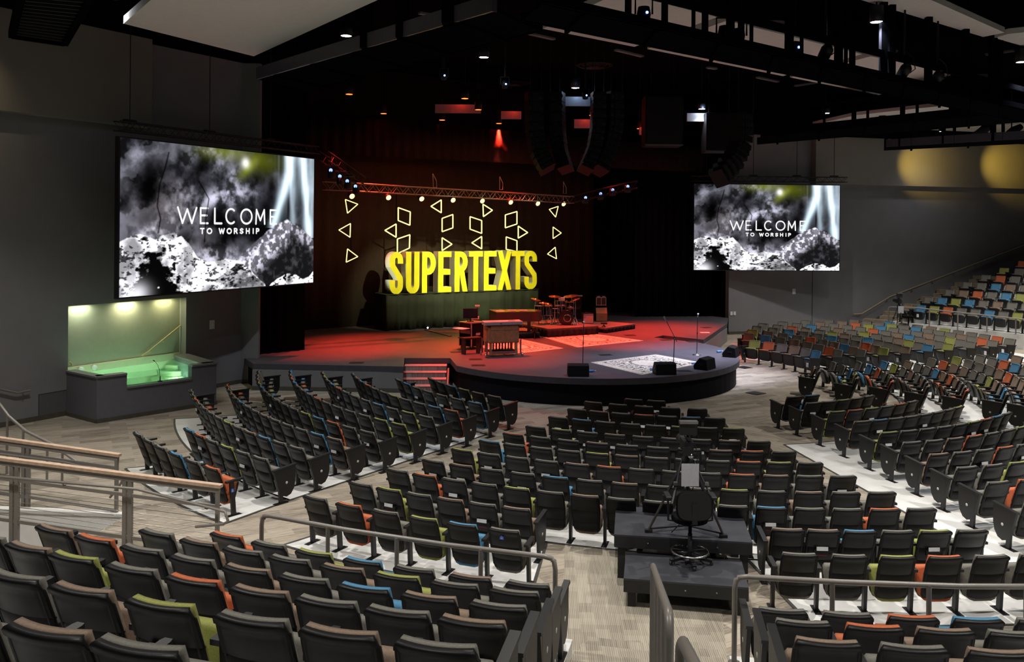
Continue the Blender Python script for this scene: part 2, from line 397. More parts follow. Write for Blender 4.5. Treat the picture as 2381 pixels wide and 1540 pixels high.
# right wall
r0, r1 = Vector((9.95, 38.7, 0)), Vector((30, 44.0, 0))
rd = (r1 - r0).normalized(); rn = Vector((rd.y, -rd.x, 0))
mb = MB(); mb.prism([xy(r0), xy(r1), xy(r1 - rn * .3), xy(r0 - rn * .3)], 0, 9.2); struct(mb.build('wall_right', M_WALL))
mb = MB(); mb.prism([xy(r0 + rn * .5), xy(r1 + rn * .5), xy(r1 - rn * .3), xy(r0 - rn * .3)], 9.22, 12); struct(mb.build('wall_right_top', M_CEIL))
def rw(x, y, off=0.): return at_wall(x, y, xy(r0 + rn * off), xy(rd))
u0 = rw(1897, 400, .4); u1 = r1 + rn * .4; zr = rw(1960, 429, .4).z
mb = MB(); mb.prism([xy(u0), xy(u1), xy(u1 - rn * .4), xy(u0 - rn * .4)], zr, 9.2); struct(mb.build('wall_right_upper', M_WALL2))
struct(MB().bar(r0 + rn * .012 + Vector((0, 0, .06)), r1 + rn * .012 + Vector((0, 0, .06)), .02, .12).build('baseboard_right', M_BASE))
mb = MB(); q = rw(1889, 640); mb.bar(Vector((q.x, q.y - .01, 0)), Vector((q.x, q.y - .01, 6)), .015); struct(mb.build('trim_3', M_BLKM))
# wall-wash lamps above the right wall
for x, y, e in [(2140, 335, 420), (2335, 345, 420)]:
    p = rw(x, 372, 2.4); t = rw(x, 384, .4)
    lamp('SPOT', p, e, (1, .66, .10), t, .05, 66, 1.0, 'amber_wall_wash')
lamp('SPOT', lwp(-3.2, 9.4, 1.8), 110, (1, .78, .45), lwp(-3.0, 7.9, .35), .05, 80, .9, 'amber_wall_wash')
# black back of the stage house
struct(MB().prism([xy(hall(-13, 15)), xy(hall(22, 15)), xy(hall(22, 15.2)), xy(hall(-13, 15.2))], 0, 12).build('wall_back', M_BLACK))
# ceiling
struct(MB().prism([(-30, -2), (60, -2), (60, 62), (-30, 62)], 11.6, 11.8).build('ceiling', M_CEIL))

# ================================================================== STAGE
SZ = .76
O = Vector((2.35, 27.7)); RS = 4.97
a0 = math.atan2(24.57 - O.y, -1.69 - O.x); a1 = math.atan2(30.2 - O.y, 6.65 - O.x)
if a0 > a1: a0 -= 2 * PI
circ = [(O.x + RS * math.cos(a0 + (a1 - a0) * i / 40), O.y + RS * math.sin(a0 + (a1 - a0) * i / 40)) for i in range(41)]
nb0, nb1 = xy(at_z(940, 833, SZ)), xy(at_z(1047, 833, SZ))
outline = [(-7.55, 24.75), (-3.10, 24.45), nb0, nb1] + circ + [(5.3, 31.45), (5.76, 32.1), (7.05, 30.96), (9.25, 36.25), (9.9, 38.6)] + [xy(hall(12, 14.9)), xy(hall(-9.6, 14.9))]
def inset(poly, d):
    n = len(poly); out = []
    for i in range(n):
        p0, p1, p2 = Vector(poly[i - 1]), Vector(poly[i]), Vector(poly[(i + 1) % n])
        n1 = Vector((-(p1 - p0).y, (p1 - p0).x)).normalized(); n2 = Vector((-(p2 - p1).y, (p2 - p1).x)).normalized()
        b = (n1 + n2); b = b / max(.3, b.length_squared) * 2
        out.append(tuple(p1 + b * d))
    return out
stage = thing('stage', 'low black stage with a curved front and dark painted deck', 'stage')
MB().prism(outline, SZ - .005, SZ).build('deck', M_STAGE, stage)
bandm = MB(); n = len(outline)
ins = inset(outline, .10)
bandm.prism(outline, SZ - .17, SZ - .006); bandm.build('fascia', M_FASC, stage)
MB().prism(ins, 0.0, SZ - .165).build('skirt_wall', M_DARKB, stage)
# grey front under the straight part and at the far side
MB().bar((-7.55, 24.72, .3), (-3.12, 24.49, .3), .06, .58).build('grey_front', M_WALL, stage); MB().bar((7.1, 31.08, .3), (9.22, 36.2, .3), .06, .58).build('grey_front', M_WALL, stage)
mb = MB(); mb.bar((-7.55, 24.68, .06), (-3.12, 24.45, .06), .03, .12); mb.build('base_strip', M_BASE, stage)
# steps cut into the stage on both sides
M_STEPC = carpet('stair_runner_carpet', PI / 2, (.30, .29, .28), (.07, .065, .06))
M_NOSE = mat('stair_nosing', (.40, .28, .25), .8)
def stage_steps(p, q, back, label, n=4):
    t = thing('stage_steps', label, 'steps')
    p, q = Vector((*p, 0)), Vector((*q, 0)); d = (q - p).normalized(); nrm = Vector((d.y, -d.x, 0))
    h = (SZ - .06) / (n + .9)
    for k in range(n):
        z = h * (n - k)
        a, b = p + nrm * (.34 * k), q + nrm * (.34 * k)
        MB().prism([xy(a), xy(a + nrm * .36), xy(b + nrm * .36), xy(b)], 0, z - .004).build('riser', M_STEPC, t)
        MB().prism([xy(a), xy(a + nrm * .37), xy(b + nrm * .37), xy(b)], z - .004, z + .012).build('tread', M_NOSE, t)
    MB().bar(q + Vector((.05, -.05, .30)), q + nrm * 1.5 + Vector((.05, 0, .06)), .05, .35).build('stringer', M_WALL2, t)
    return t
stage_steps(Vector(nb0) + Vector((.03, -.03)), Vector(nb1) + Vector((-.1, -.03)), None, 'striped carpet steps cut into the stage front under the letters', 4)
stage_steps((5.36, 31.44), (5.76, 32.02), None, 'short steps cut into the far side of the stage behind the microphone stand', 3)
# drapes: back cloth, legs, valance
def drape(name, p, q, z0, z1, m, label, amp=.05, wave=.33, z0b=None, z1b=None):
    p, q = Vector((p[0], p[1], 0)), Vector((q[0], q[1], 0)); L = (q - p).length; n = max(6, int(L / wave * 6)); d = (q - p) / L; nr = Vector((d.y, -d.x, 0))
    mb = MB(); vs, fs = [], []
    rows = 3
    for j in range(rows):
        for i in range(n + 1):
            s = L * i / n; t = i / n
            za = z0 + ((z0b if z0b is not None else z0) - z0) * t; zb = z1 + ((z1b if z1b is not None else z1) - z1) * t
            o = amp * math.sin(2 * PI * s / wave + .6 * math.sin(s * 1.7)) * (1 - .35 * j / (rows - 1))
            v = p + d * s + nr * o; v.z = za + (zb - za) * j / (rows - 1); vs.append(v)
    for j in range(rows - 1):
        for i in range(n): fs.append((j * (n + 1) + i, j * (n + 1) + i + 1, (j + 1) * (n + 1) + i + 1, (j + 1) * (n + 1) + i))
    mb.add(vs, fs, True); o = mb.build(name, m); 
    sm = o.modifiers.new('thick', 'SOLIDIFY'); sm.thickness = .015
    return tag(o, label, 'curtain')
drape('backdrop_cloth', hall(-9, 13.4), hall(8.95, 13.4), SZ, 8.2, M_BACKDROP, 'tall dark brown cloth hanging behind the yellow letters', .03, .6)
drape('wing_drape', hall(9.0, 12.2), hall(12.6, 9.6), SZ, 8.4, M_CURT, 'black side curtain beyond the guitar amplifiers')
drape('wing_drape', hall(8.4, 10.0), hall(11.6, 8.2), SZ, 8.4, M_CURT, 'black side curtain behind the far microphone stand')
drape('wing_drape', Vector((-8.2, 26.25)), at_y(708, 826, 27.6), SZ, 9.2, M_CURT, 'black side curtain below the pool-side screen')
va, vb = at_y(640, 352, 30.0), at_y(1640, 402, 39.0)
drape('valance', va, vb, va.z, at_y(640, 256, 30.0).z, M_REDCURT, 'dark red valance hanging above the stage lighting truss', .05, .4, vb.z, at_y(1640, 345, 39.0).z)

# ================================================================== AUDITORIUM SEATS
def strip_solid(rows, t, cols=7, wrap=.035, mb=None, side=0):
    """rows: (z, half_width, y_back) -> closed slab of thickness t curved across its width; the back faces -y"""
    mb = mb or MB(); vs, fs = [], []; R = len(rows)
    for face in (0, 1):
        for z, hw, y in rows:
            for c in range(cols):
                u = -1 + 2 * c / (cols - 1)
                vs.append(Vector((hw * u, y + wrap * u * u + (t if face else 0), z)))
    W = cols
    for r in range(R - 1):
        for c in range(W - 1):
            a = r * W + c; fs.append((a, a + 1, a + W + 1, a + W)); b = R * W + a; fs.append((b, b + W, b + W + 1, b + 1))
    k = R * W
    for r in range(R - 1):
        fs.append((r * W, r * W + W, k + r * W + W, k + r * W)); a = r * W + W - 1; fs.append((a, k + a, k + a + W, a + W))
    for c in range(W - 1):
        fs.append((c, k + c, k + c + 1, c + 1)); a = (R - 1) * W + c; fs.append((a, a + 1, k + a + 1, k + a))
    return mb.add(vs, fs, True)
def yb(z): return -.075 - .36 * (z - .22)
def shell_mesh():
    zs = [(.205, .155, 0), (.216, .188, 0), (.26, .204, 0), (.352, .212, 0), (.360, .2125, .010), (.372, .213, 0), (.44, .217, 0), (.545, .222, 0), (.552, .2225, .009), (.562, .223, 0),
          (.70, .222, 0), (.742, .220, 0), (.753, .2195, -.014), (.785, .214, -.020), (.800, .203, -.014), (.806, .192, .002)]
    mb = strip_solid([(z, hw, yb(z) + o) for z, hw, o in zs], .026, 9, .035)
    for s in (-1, 1):                                   # the raised side flanges
        mb.tube([(s * (.2), yb(z) + .03 + .006, z) for z in (.27, .4, .55, .7, .77)], .012, 5)
    return mb
def cushion_mesh():
    zs = [(.40, .17, .012), (.42, .195, 0), (.55, .207, -.002), (.72, .205, 0), (.770, .202, .002), (.800, .197, .006), (.807, .190, .014)]
    return strip_solid([(z, hw, yb(z) + .024 + o) for z, hw, o in zs], .040, 7, .03)
def seat_mesh():
    zs = [(.165, .11), (.185, .165), (.23, .205), (.36, .222), (.48, .222), (.54, .214), (.565, .19)]
    return strip_solid([(z, hw, -.045 + .26 * (z - .165)) for z, hw in zs], .085, 7, .0)
def pan_mesh():
    zs = [(.170, .13), (.20, .19), (.26, .218), (.40, .226), (.50, .224), (.538, .20)]
    return strip_solid([(z, hw, .042 + .26 * (z - .165)) for z, hw in zs], .035, 7, -.012)
PITCH = .54
def leg_mesh(x=PITCH / 2):
    mb = MB(); mb.prism([(-.035, -.02), (.035, -.02), (.045, .06), (-.045, .06)], 0, .001)
    mb.v, mb.f, mb.sm = [], [], []
    mb.bar((x, .03, .012), (x, -.015, .56), .042, .075, (0, 1, 0))
    return mb
def foot_mesh(x=PITCH / 2):
    mb = MB(); mb.box((x, .02, .008), (.085, .27, .014))
    for yy in (-.08, .12): mb.lathe([(.011, .014), (.011, .024), (0, .024)], 6, (x, yy, 0))
    return mb
def arm_mesh(x=PITCH / 2):
    mb = MB(); mb.prism([(-.03, -.10), (.03, -.10), (.03, .20), (.022, .225), (-.022, .225), (-.03, .20)], .565, .598, Matrix.Translation((x, 0, 0)) @ Matrix.Rotation(math.radians(2), 4, 'X'))
    return mb
def end_mesh(x=PITCH / 2):
    poly = [(-.13, .575), (.31, .615), (.31, .34), (.285, .22), (.22, .13), (.13, .10), (.05, .13), (-.02, .22), (-.06, .34)]
    M = Matrix(((0, 0, 1, 0), (1, 0, 0, 0), (0, 1, 0, 0), (0, 0, 0, 1)))
    mb = MB(); mb.prism(poly, x - .02, x + .02, M); return mb
def endcap_mesh(x=PITCH / 2):
    mb = MB(); mb.prism([(-.032, -.15), (.032, -.15), (.032, .335), (-.032, .335)], .0, .028, Matrix.Translation((x, 0, .588)) @ Matrix.Rotation(math.radians(5.2), 4, 'X'))
    return mb
def disc_mesh(x=PITCH / 2, s=1):
    M = Matrix.Rotation(PI / 2, 3, 'Y')
    mb = MB(); mb.lathe([(.0, -.022), (.024, -.022), (.026, 0), (.026, .0), (.024, .022), (0, .022)], 12, (x, .13, .345), M); return mb
def holder_mesh():
    mb = MB(); y = yb(.50) - .014
    mb.box((0, y, .475), (.19, .022, .02)); mb.box((0, y - .012, .515), (.20, .008, .05))
    for s in (-1, 1): mb.box((s * .105, y - .004, .495), (.022, .03, .06))
    return mb
def card_mesh():
    mb = MB(); y = yb(.53) - .022; mb.box((-.01, y, .545), (.15, .010, .05)); return mb
def pen_mesh():
    mb = MB(); y = yb(.45) - .018; mb.tube([(-.07, y, .452), (.06, y, .446)], .006, 5); return mb
M_PEN = mat('red_pen', (.55, .02, .04), .4)
M_DISC = mat('number_disc', (.62, .62, .58), .5)
SM = {'back_shell': shell_mesh().mesh('back_shell', M_SHELL), 'seat_pan': pan_mesh().mesh('seat_pan', M_PLAST), 'leg': leg_mesh().mesh('leg', M_PLAST), 'foot_plate': foot_mesh().mesh('foot_plate', M_PLAST),
      'armrest': arm_mesh().mesh('armrest', M_PLAST), 'end_panel': end_mesh().mesh('end_panel', M_PLAST), 'number_disc': disc_mesh().mesh('number_disc', M_DISC),
      'end_armrest': endcap_mesh().mesh('armrest', M_PLAST), 'holder': holder_mesh().mesh('card_holder', M_PLAST), 'card': card_mesh().mesh('card', M_PAPER), 'pen': pen_mesh().mesh('pen', M_PEN)}
X0 = -PITCH / 2
SMl = {'leg': leg_mesh(X0).mesh('leg', M_PLAST), 'foot_plate': foot_mesh(X0).mesh('foot_plate', M_PLAST), 'armrest': arm_mesh(X0).mesh('armrest', M_PLAST),
       'end_panel': end_mesh(X0).mesh('end_panel', M_PLAST), 'number_disc': disc_mesh(X0).mesh('number_disc', M_DISC), 'end_armrest': endcap_mesh(X0).mesh('armrest', M_PLAST)}
CU = {k: cushion_mesh().mesh('back_cushion', M_FAB[k]) for k in FAB}
SE = {k: seat_mesh().mesh('seat_cushion', M_FAB[k]) for k in FAB}

SEATS = []      # dict(R, th, z, col, block, row, idx, first, last, holder, endl, endr)
def row(block, rk, R, pts, cols, z=0., endl=None, endr=None, hold=None, start=0):
    """pts: list of polar angles of the back tops; or (angle0, angle1, n). R: radius or (R0, R1). endl/endr: 'p' panel, 'a' open armrest"""
    if isinstance(pts, tuple):
        a, b, n = pts; ths = [a + (b - a) * i / max(1, n - 1) for i in range(n)]
    else: ths = pts
    n = len(ths)
    for i, th in enumerate(ths):
        Ri = R if not isinstance(R, tuple) else R[0] + (R[1] - R[0]) * i / max(1, n - 1)
        c = cols[i] if i < len(cols) and cols[i] != '?' else random.choice('ggggggggttbolggt')
        h = (i in hold) if hold is not None else random.random() < .27
        SEATS.append(dict(R=Ri, th=th, z=z, col=c, block=block, row=rk, idx=start + i, l=(endl if i == 0 else None), r=(endr if i == n - 1 else None) if i == n - 1 else 'm', hold=h,
                          tilt=0))
# raised near tiers
row('raised near block', 1, 18.43, [-25.63, -23.8, -22.0, -20.19, -18.4, -16.55, -14.75], 'oglbgtg', TIER[0], 'a', 'p', {0})
row('raised near block', 2, 19.37, [-25.65, -24.0, -22.41, -20.85, -19.2, -17.6, -16.0, -14.43], 'gtggtlgg', TIER[1], 'a', 'p', {0, 3, 4})
row('raised near block', 3, 20.37, [-26.07, -24.59, -23.03, -21.5, -19.98, -18.5, -17.03, -15.55, -14.06], 'toggtgbtg', TIER[2], 'a', 'p', {1, 7})
def tht(px, z): p = [at_z(x, y, z) for x, y in px]; return [math.degrees(math.atan2(q.x - HC.x, HC.y - q.y)) for q in p]
row('raised near block', 4, 21.33, tht([(-75, 1260), (38, 1282), (153, 1302), (288, 1330), (432, 1358), (586, 1386), (743, 1412), (915, 1432), (1096, 1448)], 2.41), 'gtlgotggt', TIER[3], None, 'p', {2, 5, 8})
row('raised near block', 5, 22.3, tht([(-150, 1330), (-10, 1358), (165, 1382), (345, 1420), (550, 1466), (766, 1492), (1000, 1522)], 2.74), 'ggtlgtg', TIER[4], None, 'p', {3, 5})
row('raised near block', 6, 23.27, tht([(-160, 1450), (55, 1495), (265, 1540)], 3.07), 'gtg', TIER[5], None, None, set())
row('raised side block', 1, 18.5, [-7.57, -5.84, -4.11, -2.4, -.7], 'ggobg', TIER[0], 'p', None, {0})
row('raised side block', 2, 19.45, [-7.62, -6.05, -4.5, -2.95], 'gotg', TIER[1], 'p', None, {0, 2})
row('raised side block', 3, 20.45, [-7.75, -6.23, -4.7, -3.2], 'tgtt', TIER[2], 'p', None, set())
# centre block, row 1 next the stage
row('centre block', 1, 6.35, [-18.3, -13.5], 'gg', 0, 'a', 'a')
row('centre block', 2, 7.05, (-25.05, -5.7, 5), 'tgggg', 0, 'a', 'a')
row('centre block', 3, 7.94, (-25.5, -3.8, 7), 'gtgogbg', 0, 'a', 'a')
row('centre block', 4, 8.86, (-25.95, -2.4, 8), 'gbggglgl', 0, 'a', 'a')
row('centre block', 5, 9.86, (-26.35, -.9, 9), 'glgtgggtg', 0, 'a', 'a')
row('centre block', 6, 10.6, (-27.1, .45, 10), 'oggtgggtog', 0, 'a', 'a')
row('centre block', 7, 11.32, (-27.8, 1.55, 12), 'bgggltgggolg', 0, 'a', 'a')
row('centre block', 8, 12.1, (-28.4, 2.7, 13), 'lgggtogggotg', 0, 'a', 'a')
row('centre block', 9, 12.95, (-28.65, 3.7, 14), 'gtggbgtgglgtgg', 0, 'a', 'a')
row('centre block', 10, 13.72, (-29.45, 4.5, 16), 'gogglgtggtgbggog', 0, 'a', 'a')
row('centre block', 11, 14.6, [-29.6, -27.47, -25.36, -23.25, -21.2, -19.14], 'glgtgt', 0, 'a', 'p', {1, 4})
row('centre block', 11, 14.6, [-4.5, -2.65, -.75, 1.25, 3.25, 5.25], 'ttbglg', 0, 'p', 'a', {1, 4}, 6)
row('centre block', 12, 15.47, [-30.1, -27.75, -25.4, -23.1, -20.9, -18.65], 'goglbg', 0, 'a', 'a', set())
row('centre block', 12, 15.47, [-4.75, -2.5, -.33, 1.85, 4.05, 6.2], 'gglogg', 0, 'a', 'a', set(), 6)
# block beside the pool
row('pool-side block', 1, 7.83, (-63.3, -42.6, 6), 'ggblgg', 0, 'a', 'p')
row('pool-side block', 2, 8.67, (-64.8, -41.3, 7), 'gbggtgb', 0, 'p', 'p')
row('pool-side block', 3, 9.62, (-72.2, -40.2, 11), 'gtbogglggbo', 0, 'p', 'p')
row('pool-side block', 4, 10.4, (-74.7, -40.1, 12), 'tlgbogggbglg', 0, 'p', 'p')
row('pool-side block', 5, 11.25, (-77.0, -39.7, 14), 'btobgggoggggll'[:14], 0, 'p', 'p')
row('pool-side block', 6, 12.1, (-77.4, -39.55, 15), 'ggtlbggtgglbogg', 0, 'p', 'p')
row('pool-side block', 7, 12.87, (-68.7, -39.75, 13), 'ogtgbggtgggbt', 0, 'p', 'p')
row('pool-side block', 8, 13.72, (-66.95, -39.75, 13), 'ggogggglgtbgg', 0, 'p', 'p')
row('pool-side block', 9, 14.55, (-50.3, -39.3, 6), 'boglgg', 0, 'a', 'p', {1, 4})
row('pool-side block', 10, 15.42, (-51.3, -39.6, 6), 'gggbgo', 0, 'a', 'a', set())
# block beyond the camera aisle
row('aisle-side block', 1, 5.9, [19.5, 24.8], 'gb', 0, 'p', 'a')
row('aisle-side block', 2, 6.62, (19.3, 35.4, 5), 'ggltgo'[:5], 0, 'p', 'a')
row('aisle-side block', 3, 7.56, (18.45, 37.6, 6), 'lolgog', 0, 'p', 'a')
row('aisle-side block', 4, 8.5, (17.5, 39.4, 8), 'tbgtgggl', 0, 'p', 'a')
row('aisle-side block', 5, 9.45, (16.55, 40.5, 9), 'lggggloba'[:8] + 'g', 0, 'p', 'a')
row('aisle-side block', 6, 10.22, (15.8, 42.7, 10), 'ggtogglgbl', 0, 'p', 'a')
row('aisle-side block', 7, 11.05, (15.05, 40, 10), 'tggogglbog', 0, 'p', None)
row('aisle-side block', 8, 11.87, (14.25, 36, 9), 'gglbggtgo', 0, 'p', None)
row('aisle-side block', 9, 12.7, (13.5, 30, 7), 'gobgggt', 0, 'p', None)
row('aisle-side block', 10, 13.6, (12.8, 24, 5), 'ggbgt', 0, 'p', None)
row('aisle-side block', 11, 14.5, (11.0, 18, 4), 'gtgg', 0, 'p', None)
# blocks that face us beyond the thrust
for rk, (Rn, Rf, a, b, n, c) in enumerate([(4.34, 4.2, 66, 72.5, 2, 'gt'), (5.42, 5.0, 58.2, 87.8, 5, 'glbgg'), (6.3, 5.81, 58, 89.3, 6, 'oggobg'), (7.19, 6.62, 56.4, 90.1, 8, 'tgtgtglb'), (8.08, 7.39, 55.9, 90.7, 10, 'oggtotbggt'),
                                          (8.95, 8.45, 56.5, 94.7, 11, 'gbgtlggttog'), (9.5, 9.45, 55.5, 96.4, 12, 'ggbtttotgggl'), (10.5, 10.49, 60, 98.2, 13, 'ggttgbgggbogg'), (11.4, 11.59, 66, 99.9, 12, 'gtggotgggttb')]):
    row('turned block', rk + 1, (Rn, Rf), (a, b, n), c, 0, 'p', 'a')
for rk, (Rn, Rf, a, b, n, c) in enumerate([(5.75, 6.2, 112.4, 140, 6, 'bgtgol'), (6.64, 8.1, 112, 147.5, 8, 'goggtgbt'), (7.47, 9.4, 110.6, 149, 10, 'gtbtgoggtl'), (8.46, 10.8, 110.7, 150, 11, 'ltoggbggbgg'), (9.49, 11.94, 111.1, 150.2, 13, 'tgggbgtlgtogg'),
                                          (10.65, 13.1, 111.8, 147.7, 13, 'bgltgglgtgbgg'), (11.58, 14.3, 111.6, 144.9, 13, 'lgtgbtgogggtg'), (12.8, 15.2, 112.2, 142, 13, 'gglgtgggblotg'), (13.93, 16.1, 112.2, 139, 13, 'gogtgggbglggg'), (15.0, 16.4, 112.7, 134, 10, 'gogggltggb')]):
    row('far flat block', rk + 1, (Rn, Rf), (a, b, n), c, 0, 'p', 'p')
for rk, (R, a, c) in enumerate([(18.75, 134.3, 'tblog?bglgog'), (19.7, 132.6, 'gblbgtggog'), (20.65, 131.0, 'gtogblgt'), (21.6, 129.9, 'ggbtgog'), (22.6, 128.8, 'gogglg'), (23.5, 127.7, 'lgggt'), (24.4, 126.6, 'oggbg')]):
    n = len(c); row('raised far block', rk + 1, R, (a, a - n * PITCH / R * 57.3 + .0, n), c, TIER[rk], 'p', None)

def seat_pos(s):
    return polar(s['R'] - .275, s['th'], s['z'])
def pix(p):
    Y = p.y; u, v = p.x / Y * F_PX, (EYE - p.z) / Y * F_PX
    return PX + u - ROLL * v, PY + v + ROLL * u
vis = []
for s in SEATS:
    p = seat_pos(s); s['p'] = p
    x, y = pix(p + Vector((0, 0, .6))); s['px'] = (x, y)
    if -60 < x < 2440 and y < 1620: vis.append(s)
vis.sort(key=lambda s: s['p'].y ** 2 + s['p'].x ** 2)
near, far = vis[:300], vis[300:]
ORD = 'first second third fourth fifth sixth seventh eighth ninth tenth eleventh twelfth thirteenth fourteenth fifteenth sixteenth'.split()
for s in near:
    label = f"{FAB[s['col']][0]} black-backed seat, {ORD[s['idx']]} from the pool end, {ORD[s['row'] - 1]} row of the {s['block']}"
    rz = math.radians(s['th'])
    t = thing('auditorium_seat', label, 'seat', s['p'], rz, 'seats of the ' + s['block'])
    mk(SM['back_shell'], 'back_shell', t); mk(CU[s['col']], 'back_cushion', t)
    sc = mk(SE[s['col']], 'seat_cushion', t); mk(SM['seat_pan'], 'seat_pan', sc)
    def side(S, kind):
        if kind == 'p':
            e = mk(S['end_panel'], 'end_panel', t); mk(S['number_disc'], 'number_disc', e); mk(S['end_armrest'], 'armrest', t)
        else: mk(S['armrest'], 'armrest', t)
        l = mk(S['leg'], 'leg', t); mk(S['foot_plate'], 'foot_plate', l)
    if s['l']: side(SMl, s['l'])
    if s['r']: side(SM, s['r'])
    if s['hold']:
        h = mk(SM['holder'], 'card_holder', t); mk(SM['card'], 'card', h); mk(SM['pen'], 'pen', h)
# the remaining few hundred seats, too many and too small to pick apart, as one mass
def np_mesh(me):
    n = len(me.vertices); v = np.empty(n * 3, np.float32); me.vertices.foreach_get('co', v)
    return v.reshape(-1, 3), [tuple(p.vertices) for p in me.polygons], [p.use_smooth for p in me.polygons]
cache = {}
V, Fc, Sm, Mi, off = [], [], [], [], 0
mlist = [M_SHELL, M_PLAST] + [M_FAB[k] for k in 'gtobl'] + [M_DISC, M_PAPER]
midx = {m.name: i for i, m in enumerate(mlist)}
M_PALEB = M_PAPER
bag = MB().box((0, .175, .36), (.09, .02, .14)).mesh('bag', M_PAPER)
for s in far:
    ms = [SM['back_shell'], CU[s['col']], SE[s['col']], SM['seat_pan']]
    if s['l'] == 'p': ms += [SMl['end_panel'], SMl['end_armrest'], SMl['leg'], SMl['number_disc']]
    elif s['l']: ms += [SMl['leg'], SMl['armrest']]
    ms += [SM['end_panel'], SM['end_armrest'], SM['leg'], SM['number_disc']] if s['r'] == 'p' else [SM['leg'], SM['armrest'], SM['foot_plate']]
    if s['block'] in ('far flat block', 'raised far block', 'turned block') and random.random() < .14: ms.append(bag)
    c, sn = math.cos(math.radians(s['th'])), math.sin(math.radians(s['th']))
    Rm = np.array([[c, -sn, 0], [sn, c, 0], [0, 0, 1]], np.float32)
    for me in ms:
        if me.name not in cache: cache[me.name] = np_mesh(me)
        v, f, sm = cache[me.name]
        V.append(v @ Rm.T + np.array(s['p'], np.float32)); Fc.extend([tuple(off + i for i in q) for q in f]); Sm.extend(sm)
        Mi.extend([midx[me.materials[0].name]] * len(f)); off += len(v)
me = bpy.data.meshes.new('auditorium_seats'); me.from_pydata(np.concatenate(V).tolist(), [], Fc)
for m in mlist: me.materials.append(m)
me.polygons.foreach_set('use_smooth', Sm); me.polygons.foreach_set('material_index', Mi); me.update()
o = bpy.data.objects.new('auditorium_seats', me); COL.objects.link(o)
tag(o, 'distant rows of grey, blue, orange and lime seats facing the stage', 'seats', 'distant seat rows', 'stuff')

# ------------------------------------------------------------------ accessible-seat signs on two seats
M_BLUE = mat('sign_blue', (.015, .10, .55), .5, noise=0); M_SIGNW = mat('sign_white', (.85, .85, .88), .5, noise=0)
def wheelchair(parent, M):
    mb = MB(); mb.box((0, 0, 0), (.058, .004, .058)); mb.v = [tuple(M @ Vector(v)) for v in mb.v]
    s = mb.build('accessible_sign', M_BLUE, parent)
    mb = MB(); y = -.0035
    mb.tube([(.012 * math.cos(a) - .002, y, .012 * math.sin(a) - .008) for a in [2.3 + 4.4 * i / 10 for i in range(11)]], .0022, 5)
    mb.tube([(-.006, y, .017), (-.004, y, .003), (.008, y, .002), (.013, y, -.013)], .0022, 5); mb.lathe([(.0, -.003), (.004, -.003), (.004, .003), (0, .003)], 8, (-.006, y, .0235), Matrix.Rotation(PI / 2, 3, 'X'))
    mb.v = [tuple(M @ Vector(v)) for v in mb.v]
    mb.build('wheelchair_symbol', M_SIGNW, s)
for o in [o for o in COL.objects if o.name.startswith('auditorium_seat') and o.get('label')]:
    if 'sixth from the pool end, twelfth row of the centre' in o['label']:
        wheelchair(o, Matrix.Translation((-.02, yb(.71) - .008, .71)) @ Matrix.Rotation(math.radians(-20), 4, 'X'))
    if 'sixth from the pool end, tenth row of the pool-side' in o['label']:
        wheelchair(o, Matrix.Translation((PITCH / 2 + .024, -.01, .43)) @ Matrix.Rotation(PI / 2, 4, 'Z'))

# ================================================================== PLUNGE POOL IN THE WALL
A, B = Vector((-9.98, 20.38, 0)), Vector((-7.89, 22.65, 0)); W0, W1 = lwp(-.03, 0), lwp(3.46, 0)
pool = thing('plunge_pool', 'grey-walled baptism pool with green water set into the wall', 'pool', (0, 0, 0))
M_POOLW = mat('pool_outer_paint', (.125, .125, .145), .6, noise=.05)
M_CAPS = mat('pool_ledge', (.16, .16, .175), .45, noise=.05)
M_POOLI = mat('pool_lining', (.70, .68, .50), .5, noise=.03)
cen = (W0 + W1 + A + B) / 4
def pwall(p, q, z1, name, m, z0=0., t=.20, cap=True, over=.03):
    d = (q - p).normalized(); n = Vector((d.y, -d.x, 0)); n = n if n.dot(cen - p) > 0 else -n
    o = MB().prism([xy(p), xy(q), xy(q + n * t), xy(p + n * t)], z0, z1).build(name, m, pool)
    if cap:
        c = MB().prism([xy(p - n * over), xy(q - n * over), xy(q + n * (t + .02)), xy(p + n * (t + .02))], z1, z1 + .055).build('ledge', M_CAPS, pool); bevel(c, .008)
    return o
c0, c1 = A + (B - A) * .232, A + (B - A) * .775
pwall(W0, A, 1.08, 'side_wall', M_POOLW); pwall(B, W1, 1.08, 'side_wall', M_POOLW, t=.36)
pwall(A, c0, 1.08, 'front_wall', M_POOLW); pwall(c0, c1, .74, 'front_wall', M_POOLW); pwall(c1, B, 1.08, 'front_wall', M_POOLW)
for p, q in ((W0, A), (A, B), (B, W1)):
    d = (q - p).normalized(); n = Vector((d.y, -d.x, 0)); n = n if n.dot(cen - p) > 0 else -n
    MB().bar(p - n * .012 + Vector((0, 0, .05)), q - n * .012 + Vector((0, 0, .05)), .02, .10).build('base_strip', M_BASE, pool)
